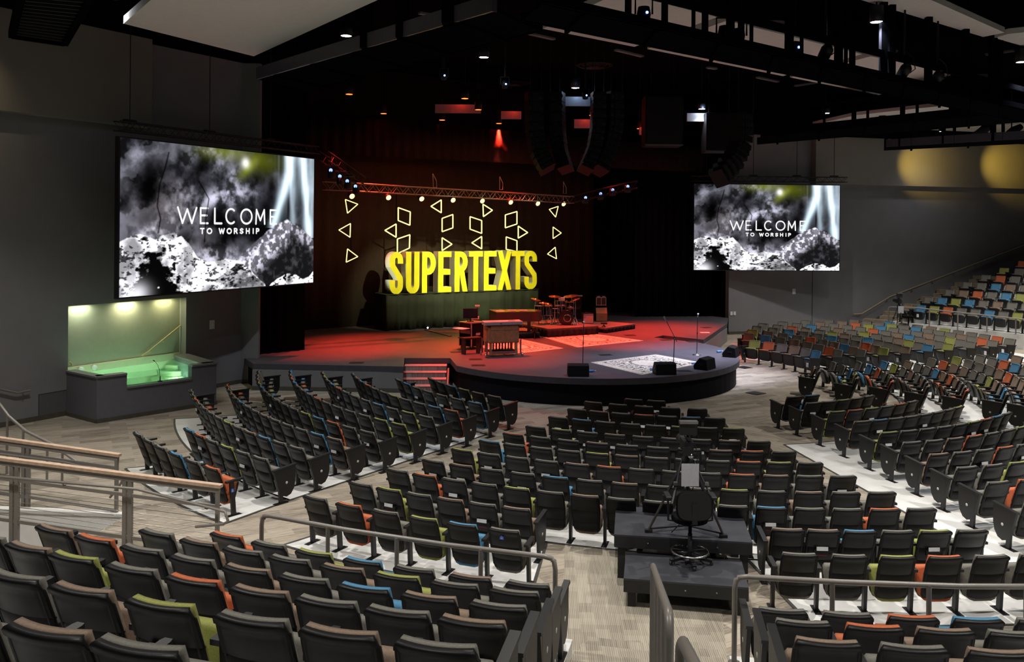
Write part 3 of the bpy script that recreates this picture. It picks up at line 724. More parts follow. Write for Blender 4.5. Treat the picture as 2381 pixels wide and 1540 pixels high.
# lining, back curb, recess
def inner(p, k=.24): return p + (cen - p).normalized() * k
lin_pts = [lwp(.12, 0, -.25), inner(A, .3), inner(B, .34), lwp(3.42, 0, .3), lwp(3.42, 0, -.25)]
MB().prism([xy(p) for p in lin_pts], .02, .10).build('pool_floor', mat('pool_floor_tile', (.62, .78, .62), .4, noise=.03), pool)
for i in range(4):
    p, q = lin_pts[i], lin_pts[i + 1]
    hh = .66 if i == 1 else 1.06
    MB().bar(p + Vector((0, 0, hh / 2 + .01)), q + Vector((0, 0, hh / 2 + .01)), .04, hh).build('lining', M_POOLI, pool)
mb = MB(); slab(mb, 0, 3.42, .05, 1.15, -.24, .08); mb.build('back_curb', M_POOLI, pool)
M_NICHE = mat('niche_paint', (.36, .37, .30), .7, noise=.03)
mb = MB(); slab(mb, -.25, 3.6, 0, 2.95, -.30, .15); struct(mb.build('wall_niche', M_NICHE))
mb = MB(); slab(mb, -.3, -.002, 1.1, 2.95, -.255, .06); slab(mb, 3.425, 3.6, 1.1, 2.95, -.255, .06); struct(mb.build('wall_niche_sides', M_NICHE))
M_GLASS = bpy.data.materials.new('clear_pane'); M_GLASS.use_nodes = True
nt = M_GLASS.node_tree; mx = nt.nodes.new('ShaderNodeMixShader'); tr = nt.nodes.new('ShaderNodeBsdfTransparent'); gl = nt.nodes.new('ShaderNodeBsdfGlossy')
tr.inputs[0].default_value = (.90, .98, .93, 1); gl.inputs['Roughness'].default_value = .03; mx.inputs[0].default_value = .06
nt.links.new(tr.outputs[0], mx.inputs[1]); nt.links.new(gl.outputs[0], mx.inputs[2]); nt.links.new(mx.outputs[0], nt.nodes['Material Output'].inputs[0])
M_WATER = bpy.data.materials.new('green_pool_water'); M_WATER.use_nodes = True
nt = M_WATER.node_tree; mx = nt.nodes.new('ShaderNodeMixShader'); tr = nt.nodes.new('ShaderNodeBsdfTransparent'); gl = nt.nodes.new('ShaderNodeBsdfGlossy')
tr.inputs[0].default_value = (.62, .97, .74, 1); gl.inputs['Roughness'].default_value = .04; mx.inputs[0].default_value = .05
nz = nt.nodes.new('ShaderNodeTexNoise'); nz.inputs['Scale'].default_value = 5; bp = nt.nodes.new('ShaderNodeBump'); bp.inputs['Strength'].default_value = .15
nt.links.new(nz.outputs['Fac'], bp.inputs['Height']); nt.links.new(bp.outputs['Normal'], gl.inputs['Normal'])
df = nt.nodes.new('ShaderNodeBsdfDiffuse'); df.inputs[0].default_value = (.30, .80, .50, 1); m3 = nt.nodes.new('ShaderNodeMixShader'); m3.inputs[0].default_value = .38
nt.links.new(tr.outputs[0], m3.inputs[1]); nt.links.new(df.outputs[0], m3.inputs[2])
nt.links.new(m3.outputs[0], mx.inputs[1]); nt.links.new(gl.outputs[0], mx.inputs[2]); nt.links.new(mx.outputs[0], nt.nodes['Material Output'].inputs[0])
wz = .97
tag(MB().add([p + Vector((0, 0, wz)) for p in lin_pts], [tuple(range(5))]).build('pool_water', M_WATER), 'still green water filling the baptism pool', 'water', None, 'stuff')
fw = [inner(A, .34), inner(B, .38)]
tag(MB().quad(fw[0] + Vector((0, 0, .68)), fw[1] + Vector((0, 0, .68)), fw[1] + Vector((0, 0, wz - .004)), fw[0] + Vector((0, 0, wz - .004))).build('pool_water', M_WATER), 'front face of the green pool water seen through the clear pane', 'water', None, 'stuff')
g0, g1 = c0 + (cen - c0).normalized() * .1, c1 + (cen - c1).normalized() * .1
d = (B - A).normalized(); nin = Vector((-d.y, d.x, 0)) if Vector((-d.y, d.x, 0)).dot(cen - A) > 0 else Vector((d.y, -d.x, 0))
MB().bar(c0 + nin * .1 + Vector((0, 0, .96)), c1 + nin * .1 + Vector((0, 0, .96)), .02, .32).build('glass_pane', M_GLASS, pool)
cor = lwp(3.40, 0, -.2)
for k in range(5):
    r = .50 + .22 * k; base = math.atan2(LWd[1], LWd[0])
    poly = [xy(cor)] + [(cor.x + r * math.cos(base + PI + .0 + a), cor.y + r * math.sin(base + PI + a)) for a in [PI / 2 * .95 * i / 12 for i in range(13)]]
    MB().prism(poly, .1, .86 - .13 * k).build('pool_step', M_POOLI, pool)
for i, (x, y) in enumerate([(188, 859), (219, 855)]):
    p = lw(x, y, -.20); o = MB().lathe([(.0, .03), (.05, .025), (.07, .0), (.07, -.03), (0, -.03)], 14, (0, 0, 0), Matrix.Rotation(math.radians(57), 3, 'Z') @ Matrix.Rotation(-PI / 2, 3, 'X')).build('inlet_fitting', M_SIGNW, pool, p)
wr = thing('wall_handrail', 'sloping brass handrail fixed to the lit niche wall above the pool', 'handrail')
M_BRASS = mat('painted_rail_olive', (.42, .36, .20), .35, noise=.05)
P = [lw(x, y, -.22) for x, y in [(330, 828), (334, 825), (345, 818), (420, 757)]]
MB().tube(P, .022, 8).build('rail', M_BRASS, wr)
for x, y in [(352, 814), (382, 791)]:
    p = lw(x, y, -.22); q = p + Vector((-LWd[1] * .07, LWd[0] * .07, -.07)); MB().tube([p, p + Vector((0, 0, -.06)), q], .012, 6).build('bracket', M_BRASS, wr)
wr = thing('wall_handrail', 'short end of brass handrail at the pool niche edge under the fittings', 'handrail')
MB().tube([lw(162, 842, -.2), lw(167, 846, -.2), lw(167, 851, -.2)], .022, 8).build('rail', M_BRASS, wr)
wr = thing('wall_handrail', 'grey handrail fixed to the wall below the pool opening', 'handrail')
MB().tube([lw(-40, 893, .09), lw(0, 905, .09), lw(40, 914, .09), lw(70, 908, .09)], .025, 8).build('rail', M_RAIL, wr)
p = lw(54, 914, .09); MB().tube([p, p + Vector((0, 0, -.05)), lw(54, 919, 0)], .014, 6).build('bracket', M_RAIL, wr)
gm = thing('gooseneck_microphone', 'thin black gooseneck microphone standing on the pool ledge', 'microphone')
bp_ = c0 + (c1 - c0) * .52 + nin * .08; q = at_y(369, 886, bp_.y)
b0 = Vector((bp_.x, bp_.y, .795))
MB().lathe([(.06, 0), (.06, .02), (.015, .03), (.012, .14), (0, .14)], 12, b0).build('base', M_BLKM, gm)
MB().tube([b0 + Vector((0, 0, .12)), b0 + Vector((-.02, 0, .28)), b0 + Vector((-.07, .02, .42)), b0 + Vector((-.15, .02, .52))], .006, 6).build('neck', M_BLKM, gm)
MB().tube([b0 + Vector((-.15, .02, .52)), b0 + Vector((-.19, .02, .54))], .014, 8).build('capsule', M_BLKM, gm)
for sp, en, cl in ((.45, 9, (.92, 1, .70)), (1.75, 12, (1, .98, .60)), (2.9, 7, (1, .95, .50))):
    lamp('AREA', lwp(sp, 2.72, -.13), en, cl, lwp(sp, .9, -.12), .5, name='niche_lamp', sy=.16)
for sp in (.6, 1.7, 2.7): lamp('POINT', lwp(sp, .66, .55), 12, (.86, 1, .84), None, .05, name='pool_lamp')
# access hatch, plates
mb = MB()
hp = [(90, 918), (155, 907), (155, 968), (90, 979)]
hp = [lw(x, y, .006) for x, y in hp]
struct(mb.quad(*hp).build('door_1', mat('hatch_paint', (.10, .10, .108), .6, noise=.03)))
mb = MB()
for i in range(4): mb.bar(hp[i], hp[(i + 1) % 4], .012, .012)
struct(mb.build('trim_4', mat('hatch_gap', (.05, .05, .055), .6)))
def plate(p, d, label, n=1):
    rz = math.atan2(d[1], d[0])
    t = thing('wall_plate', label, 'wall plate', p, rz)
    for k in range(n):
        x = (k - (n - 1) / 2) * .16
        o = MB().box((x, 0, 0), (.12 if n > 1 else .17, .02, .17 if n > 1 else .26)).build('plate', M_PAPER, t); bevel(o, .004)
        MB().box((x, -.012, 0), (.03, .01, .06)).build('switch', M_SIGNW, t)
pq = at_wall(493, 755, xy(e0 + Vector((0, -.02, 0))), xy((e1 - e0).normalized()))
plate(lw(493, 755, .02), LWd, 'white wall plate between the pool and the stage')
plate(rw(1846, 678, .02), xy(rd), 'single white wall plate under the far screen'); plate(rw(1704.5, 729, .02), xy(rd), 'pair of small white outlet plates beside the stage end', 2)

# ================================================================== VIDEO SCREENS
rng = np.random.default_rng(5)
def vnoise(h, w, sx, sy, seed):
    r = np.random.default_rng(seed); gy, gx = int(h / sy) + 3, int(w / sx) + 3
    g = r.random((gy, gx)); y = np.arange(h) / sy; x = np.arange(w) / sx
    y0, x0 = y.astype(int), x.astype(int); fy, fx = y - y0, x - x0; fy = fy * fy * (3 - 2 * fy); fx = fx * fx * (3 - 2 * fx)
    fy, fx = fy[:, None], fx[None, :]
    a, b, c, d = g[y0][:, x0], g[y0][:, x0 + 1], g[y0 + 1][:, x0], g[y0 + 1][:, x0 + 1]
    return (a * (1 - fx) + b * fx) * (1 - fy) + (c * (1 - fx) + d * fx) * fy
def fbm(h, w, s, seed, oct=4, asp=1.0, gain=.5):
    t = np.zeros((h, w)); a, n = 1.0, 0
    for o in range(oct): t += a * vnoise(h, w, max(1.5, s * asp / 2 ** o), max(1.5, s / 2 ** o), seed + o); n += a; a *= gain
    return t / n
def sst(a, b, x): t = np.clip((x - a) / (b - a), 0, 1); return t * t * (3 - 2 * t)
H_, W_ = 450, 800
vv, uu = np.meshgrid((np.arange(H_) + .5) / H_, (np.arange(W_) + .5) / W_, indexing='ij')
def below(pts, soft=.008, jit=.0, seed=1):
    xs, ys = zip(*pts); line = np.interp(uu[0], xs, ys)[None, :] + (fbm(H_, W_, 30, seed, 3) - .5) * jit
    return sst(-soft, soft, vv - line)
n1, n2, n3 = fbm(H_, W_, 90, 11, 5), fbm(H_, W_, 45, 23, 4), fbm(H_, W_, 14, 37, 3)
# diagonal, out-of-focus rock face behind
dd = uu * 1.0 + vv * .9
diag = np.sin(dd * 17 + n1 * 9) * .5 + .5
L_ = .012 + .20 * sst(.42, .80, n1 * .55 + n2 * .45 + .12 * diag - .05) + .10 * sst(.5, .8, diag) * sst(.45, .2, uu)
def blob(cu, cv, ru, rv, rot=0.):
    a, b = (uu - cu), (vv - cv) * .5625
    ca, sa = math.cos(rot), math.sin(rot)
    return np.exp(-(((a * ca + b * sa) / ru) ** 2 + ((-a * sa + b * ca) / rv) ** 2))
mids = 0
for cu, cv, ru, rv, ro, am in [(.5, .31, .13, .035, .25, .9), (.62, .31, .05, .03, 0, 1), (.56, .40, .09, .04, -.4, .8), (.40, .37, .08, .025, .35, .7), (.28, .31, .06, .03, -.2, .5), (.22, .45, .09, .05, .6, .45), (.52, .18, .035, .03, .8, .9), (.44, .12, .05, .03, .6, .6),
                              (.30, .10, .04, .03, .5, .5), (.38, .02, .06, .02, 0, .7), (.10, .08, .10, .03, .6, .55), (.10, .62, .10, .025, .5, .7), (.2, .57, .07, .03, .2, .6), (.34, .52, .05, .06, -.5, .4), (.46, .80, .13, .05, 0, 1.1), (.40, .74, .08, .03, 0, .7)]:
    mids = mids + am * blob(cu, cv, ru, rv, -ro)
L_ = L_ * .8 + mids * (.04 + .62 * sst(.35, .7, n2 * .6 + n3 * .4))
for cu, cv, ru, rv, ro, am in [(.12, .20, .05, .10, 0, .9), (.36, .14, .07, .05, 0, .8), (.66, .18, .10, .10, 0, .8), (.70, .42, .07, .09, 0, .85), (.36, .30, .03, .05, 0, .7), (.44, .52, .12, .05, 0, .6), (.50, .63, .14, .05, 0, .6), (.60, .50, .10, .08, 0, .7), (.14, .34, .05, .04, 0, .7), (.30, .62, .05, .05, 0, .5)]:
    L_ = L_ * (1 - am * blob(cu, cv, ru, rv, ro))
rgb = np.stack([L_ * 1.0, L_ * 1.0, L_ * 1.22], -1)
warm = (blob(.17, .42, .14, .12) + .6 * blob(.42, .66, .15, .08))[..., None]
rgb = rgb * (1 - warm * .5) + warm * .5 * L_[..., None] * np.array([1.15, .98, .95])
gr = (.28 * blob(.60, .12, .06, .022, -.7) + .22 * blob(.47, .02, .12, .03) + .12 * blob(.68, .06, .12, .05))[..., None]
rgb = rgb + gr * np.array([.75, .85, .05]); rgb += (blob(.585, .085, .02, .02))[..., None] * 1.0
# falling water
def streak(pts, wd, am):
    ys, xs = zip(*pts); c = np.interp(vv[:, 0], ys, xs)[:, None]
    return am * np.exp(-((uu - c) / (wd * (.8 + .6 * vnoise(H_, W_, 400, 60, 91)))) ** 2) * (vv < ys[-1] + .04)
fallw = streak([(0, .845), (.12, .84), (.25, .815), (.33, .795), (.42, .775), (.52, .75)], .020, 1.2) + streak([(0, .83), (.15, .855), (.3, .86), (.5, .865)], .014, .5) + streak([(0, .925), (.15, .935), (.3, .95), (.45, .955), (.6, .965)], .018, 1.2) + streak([(.1, .98), (.3, .985), (.6, .985)], .016, .45) + .35 * sst(.74, .82, uu) * sst(.6, .2, vv) * vnoise(H_, W_, 10, 200, 77) ** 2
rgb += fallw[..., None] * np.array([.72, .88, 1.0])
# far dark rock with a lit flank
mk_ = below([(0, 1.3), (.50, 1.0), (.535, .83), (.57, .76), (.63, .68), (.70, .60), (.76, .54), (.83, .50), (.88, .525), (.94, .575), (1, .66)], .01, .03, 3)
rk = .015 + .07 * sst(.45, .8, n3 * .6 + n2 * .4)
flank = sst(.20, .03, np.abs((vv - .50) - (.83 - uu) * 1.18 - .05)) * (uu < .85) + .6 * sst(.10, .0, np.abs(vv - .55 - (uu - .85) * .9)) * (uu > .82)
rk = rk + flank * (.18 + .85 * sst(.40, .70, n3))
R3 = np.stack([rk * 1.02, rk, rk * 1.16], -1); rgb = rgb * (1 - mk_[..., None]) + R3 * mk_[..., None]
# lettering
def letter_rows():
    S = {'W': [[(0, 1), (.25, 0), (.5, .9), (.75, 0), (1, 1)]], 'E': [[(1, 1), (0, 1), (0, 0), (1, 0)], [(0, .52), (.85, .52)]], 'L': [[(0, 1), (0, 0), (1, 0)]],
         'C': [[(.5 + .5 * math.cos(a), .5 + .5 * math.sin(a)) for a in np.linspace(.9, 2 * PI - .9, 20)]], 'O': [[(.5 + .5 * math.cos(a), .5 + .5 * math.sin(a)) for a in np.linspace(0, 2 * PI, 25)]],
         'M': [[(0, 0), (.06, 1), (.5, .25), (.94, 1), (1, 0)]], 'T': [[(0, 1), (1, 1)], [(.5, 1), (.5, 0)]], 'R': [[(0, 0), (0, 1), (.6, 1), (.9, .88), (.9, .62), (.6, .5), (0, .5)], [(.5, .5), (1, 0)]],
         'S': [[(.95, .85), (.5, 1), (.05, .8), (.2, .58), (.8, .44), (.97, .22), (.5, 0), (.03, .15)]], 'H': [[(0, 0), (0, 1)], [(1, 0), (1, 1)], [(0, .5), (1, .5)]], 'I': [[(.5, 0), (.5, 1)]], 'P': [[(0, 0), (0, 1), (.6, 1), (.92, .85), (.92, .62), (.6, .48), (0, .48)]]}
    return S
LS = letter_rows()
def draw_text(mask, items, top, bot, wpx):
    h = bot - top
    for ch, x0, x1 in items:
        for st in LS[ch]:
            P_ = [(x0 + (x1 - x0) * a, bot - h * b) for a, b in st]
            for (ax, ay), (bx, by) in zip(P_[:-1], P_[1:]):
                A_ = np.stack([(uu - ax) * 16 / 9, vv - ay], -1); D_ = np.array([(bx - ax) * 16 / 9, by - ay]); t = np.clip((A_ @ D_) / max(1e-9, D_ @ D_), 0, 1)
                dist = np.hypot(A_[..., 0] - t * D_[0], A_[..., 1] - t * D_[1]); np.maximum(mask, sst(wpx + .003, wpx - .002, dist), out=mask)
tm = np.zeros((H_, W_))
draw_text(tm, [('W', .247, .335), ('E', .355, .39), ('L', .425, .46), ('C', .483, .535), ('O', .562, .622), ('M', .645, .695), ('E', .728, .765)], .425, .53, .0065)
draw_text(tm, [('T', .355, .372), ('O', .388, .41), ('W', .448, .474), ('O', .489, .511), ('R', .527, .542), ('S', .558, .574), ('H', .592, .608), ('I', .625, .635), ('P', .648, .663)], .567, .601, .0045)
rgb = np.maximum(rgb, tm[..., None] * 1.1 * (1 - .85 * (mk_ * sst(.0, .02, vv - .5))[..., None]))
# bright rocks in front
n4, n5 = fbm(H_, W_, 11, 61, 3, 1.7), fbm(H_, W_, 5, 67, 2, 1.8)
f1 = below([(0, .655), (.04, .62), (.085, .605), (.125, .625), (.15, .64), (.18, .61), (.23, .595), (.275, .63), (.31, .69), (.345, .77), (.40, .80), (.48, .785), (.55, .80), (.60, .85), (.65, .92), (.70, .985), (.72, 1.1), (1, 1.1)], .006, .02, 5)
fr = (.40 + .75 * sst(.32, .60, n2)) * (1 - .88 * sst(.53, .62, n4 * .55 + n5 * .45))
for cu, cv, ru, rv, am in [(.14, .86, .06, .06, 1.3), (.12, .95, .05, .06, 1.2), (.20, .97, .05, .05, 1.1), (.16, .75, .03, .03, .7), (.55, .93, .10, .03, .55), (.62, .98, .08, .03, .7), (.55, .84, .02, .015, .9), (.30, .74, .02, .05, .5), (.05, .86, .02, .05, .4)]:
    fr = fr * (1 - min(1, am) * sst(.30, .62, blob(cu, cv, ru * 1.3, rv * 1.3) + (n4 - .5) * 1.1 + (n2 - .5) * .6))
fr += 1.0 * blob(.07, .985, .045, .035)
FR_ = np.stack([fr, fr, fr * 1.06], -1) + .004; rgb = rgb * (1 - f1[..., None]) + FR_ * f1[..., None]
f2 = below([(0, 1.2), (.70, 1.05), (.735, .985), (.77, .95), (.83, .915), (.89, .93), (.93, .965), (.97, .95), (1, .91)], .006, .02, 8)
fr2 = 1.2 * sst(.30, .5, n4 * .5 + n5 * .5) * (1 - .9 * blob(.845, .965, .02, .02)); F2_ = np.stack([fr2, fr2, fr2 * 1.06], -1)
rgb = rgb * (1 - f2[..., None]) + F2_ * f2[..., None]
# thin hanging vine lines
for pts in ([(.06, .205), (.16, .19), (.28, .165), (.42, .155), (.5, .17), (.6, .16)], [(.24, .345), (.36, .395), (.5, .38), (.66, .375)]):
    ys, xs = zip(*pts); c = np.interp(vv[:, 0], ys, xs)[:, None]; rgb = rgb * (1 - (.85 * np.exp(-((uu - c) / .0035) ** 2) * (vv > ys[0]) * (vv < ys[-1])))[..., None]
rgb = np.clip(rgb, 0, 1.15) ** 1.12
M_PICT = image_mat('screen_picture', rgb, 1.0)
M_FRAME = mat('screen_frame_black', (.006, .006, .007), .5)
def screen(px, yl, yr, label):
    (tl, bl, tr_, br) = px
    TL, BL, TR, BR = at_y(*tl, yl), at_y(*bl, yl), at_y(*tr_, yr), at_y(*br, yr)
    ex = ((TR - TL) + (BR - BL)) / 2; ex.z = 0; ez = ((TL - BL) + (TR - BR)) / 2; wd, ht = ex.length, ez.length
    ex.normalize(); cen_ = (TL + BL + TR + BR) / 4; nrm = Vector((ex.y, -ex.x, 0))
    t = thing('video_screen', label, 'screen', cen_, math.atan2(ex.y, ex.x))
    me = bpy.data.meshes.new('picture'); me.from_pydata([(-wd / 2, -.002, -ht / 2), (wd / 2, -.002, -ht / 2), (wd / 2, -.002, ht / 2), (-wd / 2, -.002, ht / 2)], [], [(0, 1, 2, 3)])
    uv = me.uv_layers.new(name='uv'); 
    for k, c in enumerate([(0, 0), (1, 0), (1, 1), (0, 1)]): uv.data[k].uv = c
    me.materials.append(M_PICT); o = bpy.data.objects.new('picture', me); COL.objects.link(o); o.parent = t
    MB().box((0, .075, 0), (wd + .07, .14, ht + .07)).build('housing', M_FRAME, t)
    return t, wd, ht
def truss(name, label, p, q, h=.3, depth=.3, m=None, cat='truss', n=None, r=.02, up=Vector((0, 0, 1)), group=None):
    p, q = Vector(p), Vector(q); d = q - p; L = d.length; n = n or max(4, int(L / h)); d.normalize(); s = d.cross(up).normalized()
    t = thing(name, label, cat, group=group); m = m or M_BLKM
    for k, (a, b) in enumerate(((0, -.5), (0, .5), (1, -.5), (1, .5))):
        MB().tube([p + up * (h * a) + s * (depth * b), q + up * (h * a) + s * (depth * b)], r, 6).build('chord', m, t)
    mb = MB()
    for i in range(n):
        for b in (-.5, .5):
            a0_, a1_ = i / n, (i + 1) / n; z0_, z1_ = (0, 1) if i % 2 else (1, 0)
            mb.tube([p + d * L * a0_ + up * h * z0_ + s * depth * b, p + d * L * a1_ + up * h * z1_ + s * depth * b], r * .5, 4, cap=False)
    o = mb.build('lacing', m, t); o['kind'] = 'stuff'
    return t
YL, YR = 20.3, 26.4
screen([(281, 320), (276, 692), (731, 370), (727, 657)], YL, YR, 'big video screen hanging over the pool, showing rocks and a waterfall')
tp, tq = at_y(272, 303, YL - .1), at_y(735, 358, YR - .1)
t = truss('screen_truss', 'black truss carrying the video screen above the pool', tp, tq, .22, .25, M_BLKM, r=.018)
for x, y0, y1, f in [(295, 60, 296, .05), (453, 110, 312, .4), (598, 150, 330, .72)]:
    p = tp.lerp(tq, f) + Vector((0, 0, .2)); MB().tube([p, Vector((p.x, p.y, 11.5))], .012, 5).build('chain', M_BLKM, t); MB().box(p + Vector((0, 0, .05)), (.3, .12, .08), math.atan2((tq - tp).y, (tq - tp).x)).build('clamp', M_BLKM, t)
screen([(1617, 428), (1611, 628), (1955, 432), (1949, 629)], 38.1, 38.4, 'smaller looking far video screen beyond the stage, showing the same waterfall')
tp, tq = at_y(1606, 421, 38.1), at_y(1968, 424, 38.4)
t = truss('screen_truss', 'black truss carrying the far video screen', tp, tq, .22, .25, M_BLKM, r=.018)
for f in (.1, .4, .68, .92):
    p = tp.lerp(tq, f) + Vector((0, 0, .2)); MB().tube([p, Vector((p.x, p.y, 9.66))], .014, 5).build('chain', M_BLKM, t); MB().box(p + Vector((0, 0, .05)), (.35, .12, .1)).build('clamp', M_BLKM, t)

# ================================================================== CEILING STRUCTURE
def panel(name, px, z, t, m, label, cat='ceiling panel', group=None):
    pts = [at_z(x, y, z) for x, y in px]
    o = MB().prism([xy(p) for p in pts], z, z + t).build(name, m)
    return tag(o, label, cat, group)
panel('ceiling_cloud', [(287, 55), (590, 131), (1010, -60), (420, -60)], 9.0, .16, M_CREAM, 'big cream sound panel above the pool wall')
panel('ceiling_cloud', [(1262, 67), (1475, 109), (1668, 40), (1440, -18)], 9.7, .16, M_CREAM, 'cream ceiling panel behind the upper end of the long catwalk')
panel('ceiling_cloud', [(1505, 114), (1820, 177), (2005, 126), (1690, 48)], 9.7, .16, M_CREAM, 'cream ceiling panel behind the middle of the long catwalk')
panel('ceiling_cloud', [(1837, 180), (2043, 221), (2222, 172), (2025, 131)], 9.7, .16, M_CREAM, 'cream ceiling panel behind the lower end of the long catwalk')
panel('ceiling_cloud', [(2002, 0), (2286, 86), (2336, 76), (2120, -20)], 9.9, .14, M_CREAM, 'cream ceiling panel beside the highest downlight')
panel('ceiling_cloud', [(2311, 88), (2430, 122), (2430, 70), (2345, 79)], 9.9, .14, M_CREAM, 'cream ceiling panel corner at the photo edge above a downlight')
panel('ceiling_cloud', [(1836, 302), (1930, 304), (2330, 272), (2210, 244), (1990, 268)], 9.7, .14, M_CREAM, 'cream ceiling panel behind the short posts over the far seats')
panel('ceiling_cloud', [(2085, 322), (2440, 305), (2440, 285), (2150, 300)], 9.7, .14, M_CREAM, 'cream ceiling panel over the far raised seats')
M_BEAM = mat('grey_steel_beam', (.05, .05, .07), .45, noise=.08); M_BEAMD = mat('dark_catwalk_steel', (.004, .004, .0055), .9, noise=.1, spec=0)
def catwalk(label, nearpx, farpx, z, posts=(), toppx=0.45, m=M_BEAMD, hang=(), beam_m=None, bh=.28):
    t = thing('catwalk', label, 'catwalk')
    n0, n1 = [at_z(*p, z) for p in nearpx]; f0, f1 = [at_z(*p, z) for p in farpx]
    MB().prism([xy(n0), xy(n1), xy(f1), xy(f0)], z, z + .06).build('deck', m, t)
    for a, b, mm in ((n0, n1, beam_m or m), (f0, f1, m)):
        MB().bar(a + Vector((0, 0, bh / 2)), b + Vector((0, 0, bh / 2)), .10, bh).build('edge_beam', mm, t)
    if toppx: MB().bar(n0 + Vector((0, 0, .3 + toppx)), n1 + Vector((0, 0, .3 + toppx)), .10, .14).build('top_rail', m, t)
    d = xy((n1 - n0).normalized())
    for x, wd, up in posts:
        u = (x - PX) / F_PX; Y = (n0.x * d[1] - n0.y * d[0]) / ((u - .0018) * d[1] - d[0]); p = Vector(((u - .0018) * Y, Y, z))
        MB().bar(p, p + Vector((0, 0, .3 + toppx if not up else 11.6 - z)), wd, wd).build('post', m, t)
    k = max(3, int((n1 - n0).length / 1.6))
    for i in range(k):
        a, b = n0.lerp(n1, (i + .5) / k), f0.lerp(f1, (i + .5) / k); MB().bar(a + Vector((0, 0, -.03)), b + Vector((0, 0, -.03)), .07, .08).build('cross_beam', m, t)
    return t
cw1 = catwalk('long black catwalk with tall posts crossing the ceiling above the seats', [(1262, 8), (2470, 275)], [(1215, 48), (2470, 303)], 8.2,
        [(1612, .06, 0), (1639, .10, 0), (1698, .13, 1), (1723, .10, 1), (1747, .06, 0), (1835, .14, 1), (1864, .06, 0), (1950, .14, 1), (1967, .06, 0), (1982, .10, 0), (2054, .14, 1), (2073, .14, 1), (2159, .14, 1), (2245, .14, 1), (2309, .16, 1), (2325, .12, 1), (1545, .10, 1), (1460, .10, 1)], .25, bh=.14)
cw2 = catwalk('black catwalk with short posts above the far seat blocks', [(1770, 318), (2470, 250)], [(1762, 336), (2470, 276)], 8.3, [(1869, .10, 0), (1884, .10, 0), (1918, .07, 0), (1987, .12, 0), (2019, .07, 0), (2100, .12, 0), (2134, .07, 0), (2213, .10, 0), (2237, .12, 0), (2247, .07, 0), (2269, .07, 0), (2320, .12, 0)], .62)
cw3 = catwalk('short black lighting gantry in front of the amber wall patches', [(2060, 342), (2470, 318)], [(2056, 350), (2470, 330)], 8.0, [(2062, .10, 0), (2078, .06, 0), (2094, .12, 0), (2122, .08, 0), (2195, .12, 0), (2221, .08, 0), (2311, .14, 0), (2334, .08, 0)], .55, beam_m=M_BEAM)
cw0 = catwalk('black catwalk with pale blue-grey edge beams above the pool side', [(600, 185), (1150, 27)], [(720, 210), (1255, 72)], 8.3, [(852, .22, 1), (935, .22, 1), (1048, .30, 1)], 0, beam_m=M_BEAM)
# big louvred air grille near the wall
g = thing('air_grille', 'black louvred air duct box hanging in the upper corner over the wall', 'air duct')
gp = [at_z(x, y, 8.3) for x, y in [(28, 88), (150, 106), (232, -40), (60, -50)]]
MB().prism([xy(p) for p in gp], 8.42, 8.9).build('duct_box', M_BEAMD, g)
for i in range(4): MB().bar(gp[i] + Vector((0, 0, .06)), gp[(i + 1) % 4] + Vector((0, 0, .06)), .12, .14).build('frame', M_BEAMD, g)
for i in range(1, 18):
    a, b = gp[0].lerp(gp[3], i / 18), gp[1].lerp(gp[2], i / 18); MB().bar(a + Vector((0, 0, .07)), b + Vector((0, 0, .07)), .05, .10).build('slat', M_BLKM, g)
# downlights
M_LENS = emis('downlight_lens', (.93, .96, 1.0), 60)
names = ['over the pool-side end of the ceiling', 'above the stage front centre', 'small looking, above the stage letters', 'small looking, between the hung speaker boxes', 'above the far screen', 'hanging on a short black can under the far catwalk', 'above the amber wall patches', 'highest, between the two catwalks', 'at the photo edge under the cream panel', 'half cut off beside the big cream panel']
for (x, y), p, nm in zip(HOUSE, house_pts, names):
    t = thing('downlight', 'bright round downlight ' + nm, 'ceiling light', p)
    MB().lathe([(.13, 0), (.15, .0), (.15, .36), (0, .36)], 16).build('can', M_BLKM, t)
    MB().lathe([(0, -.0), (.128, -.0)], 16, (0, 0, .01)).build('lens', M_LENS, t)
    MB().tube([(0, 0, .36), (0, 0, 2.1)], .02, 6).build('stem', M_BLKM, t)
M_RLENS = emis('red_lamp_lens', (1, .05, .01), 14)
for i, (x, y) in enumerate([(812, 219), (892, 264), (1028, 279), (1081, 229), (1112, 255), (1160, 287), (1377, 268), (1487, 299), (684, 256)]):
    p = at_z(x, y, 9.0); t = thing('red_stage_light', ['red lamp highest on the pool side of the stage', 'red lamp over the pool-side end of the valance', 'low red lamp above the middle of the valance', 'high red lamp above the stage middle', 'red lamp between the two red beams', 'lowest red lamp of the middle row', 'red lamp between the two hung speaker columns', 'red lamp beside the black speaker box', 'tiny red lamp over the dark side curtain'][i], 'stage light', p, 0, 'red stage lamps')
    MB().lathe([(.11, 0), (.13, .02), (.12, .28), (.05, .34), (0, .34)], 12).build('housing', M_BLKM, t); MB().lathe([(0, -.006), (.11 if i < 8 else .04, -.006)], 12).build('lens', M_RLENS, t); MB().tube([(0, 0, .34), (0, 0, 2.62)], .015, 5).build('stem', M_BLKM, t)
M_BLENS = emis('blue_pilot_lamp', (.08, .2, 1), 25)
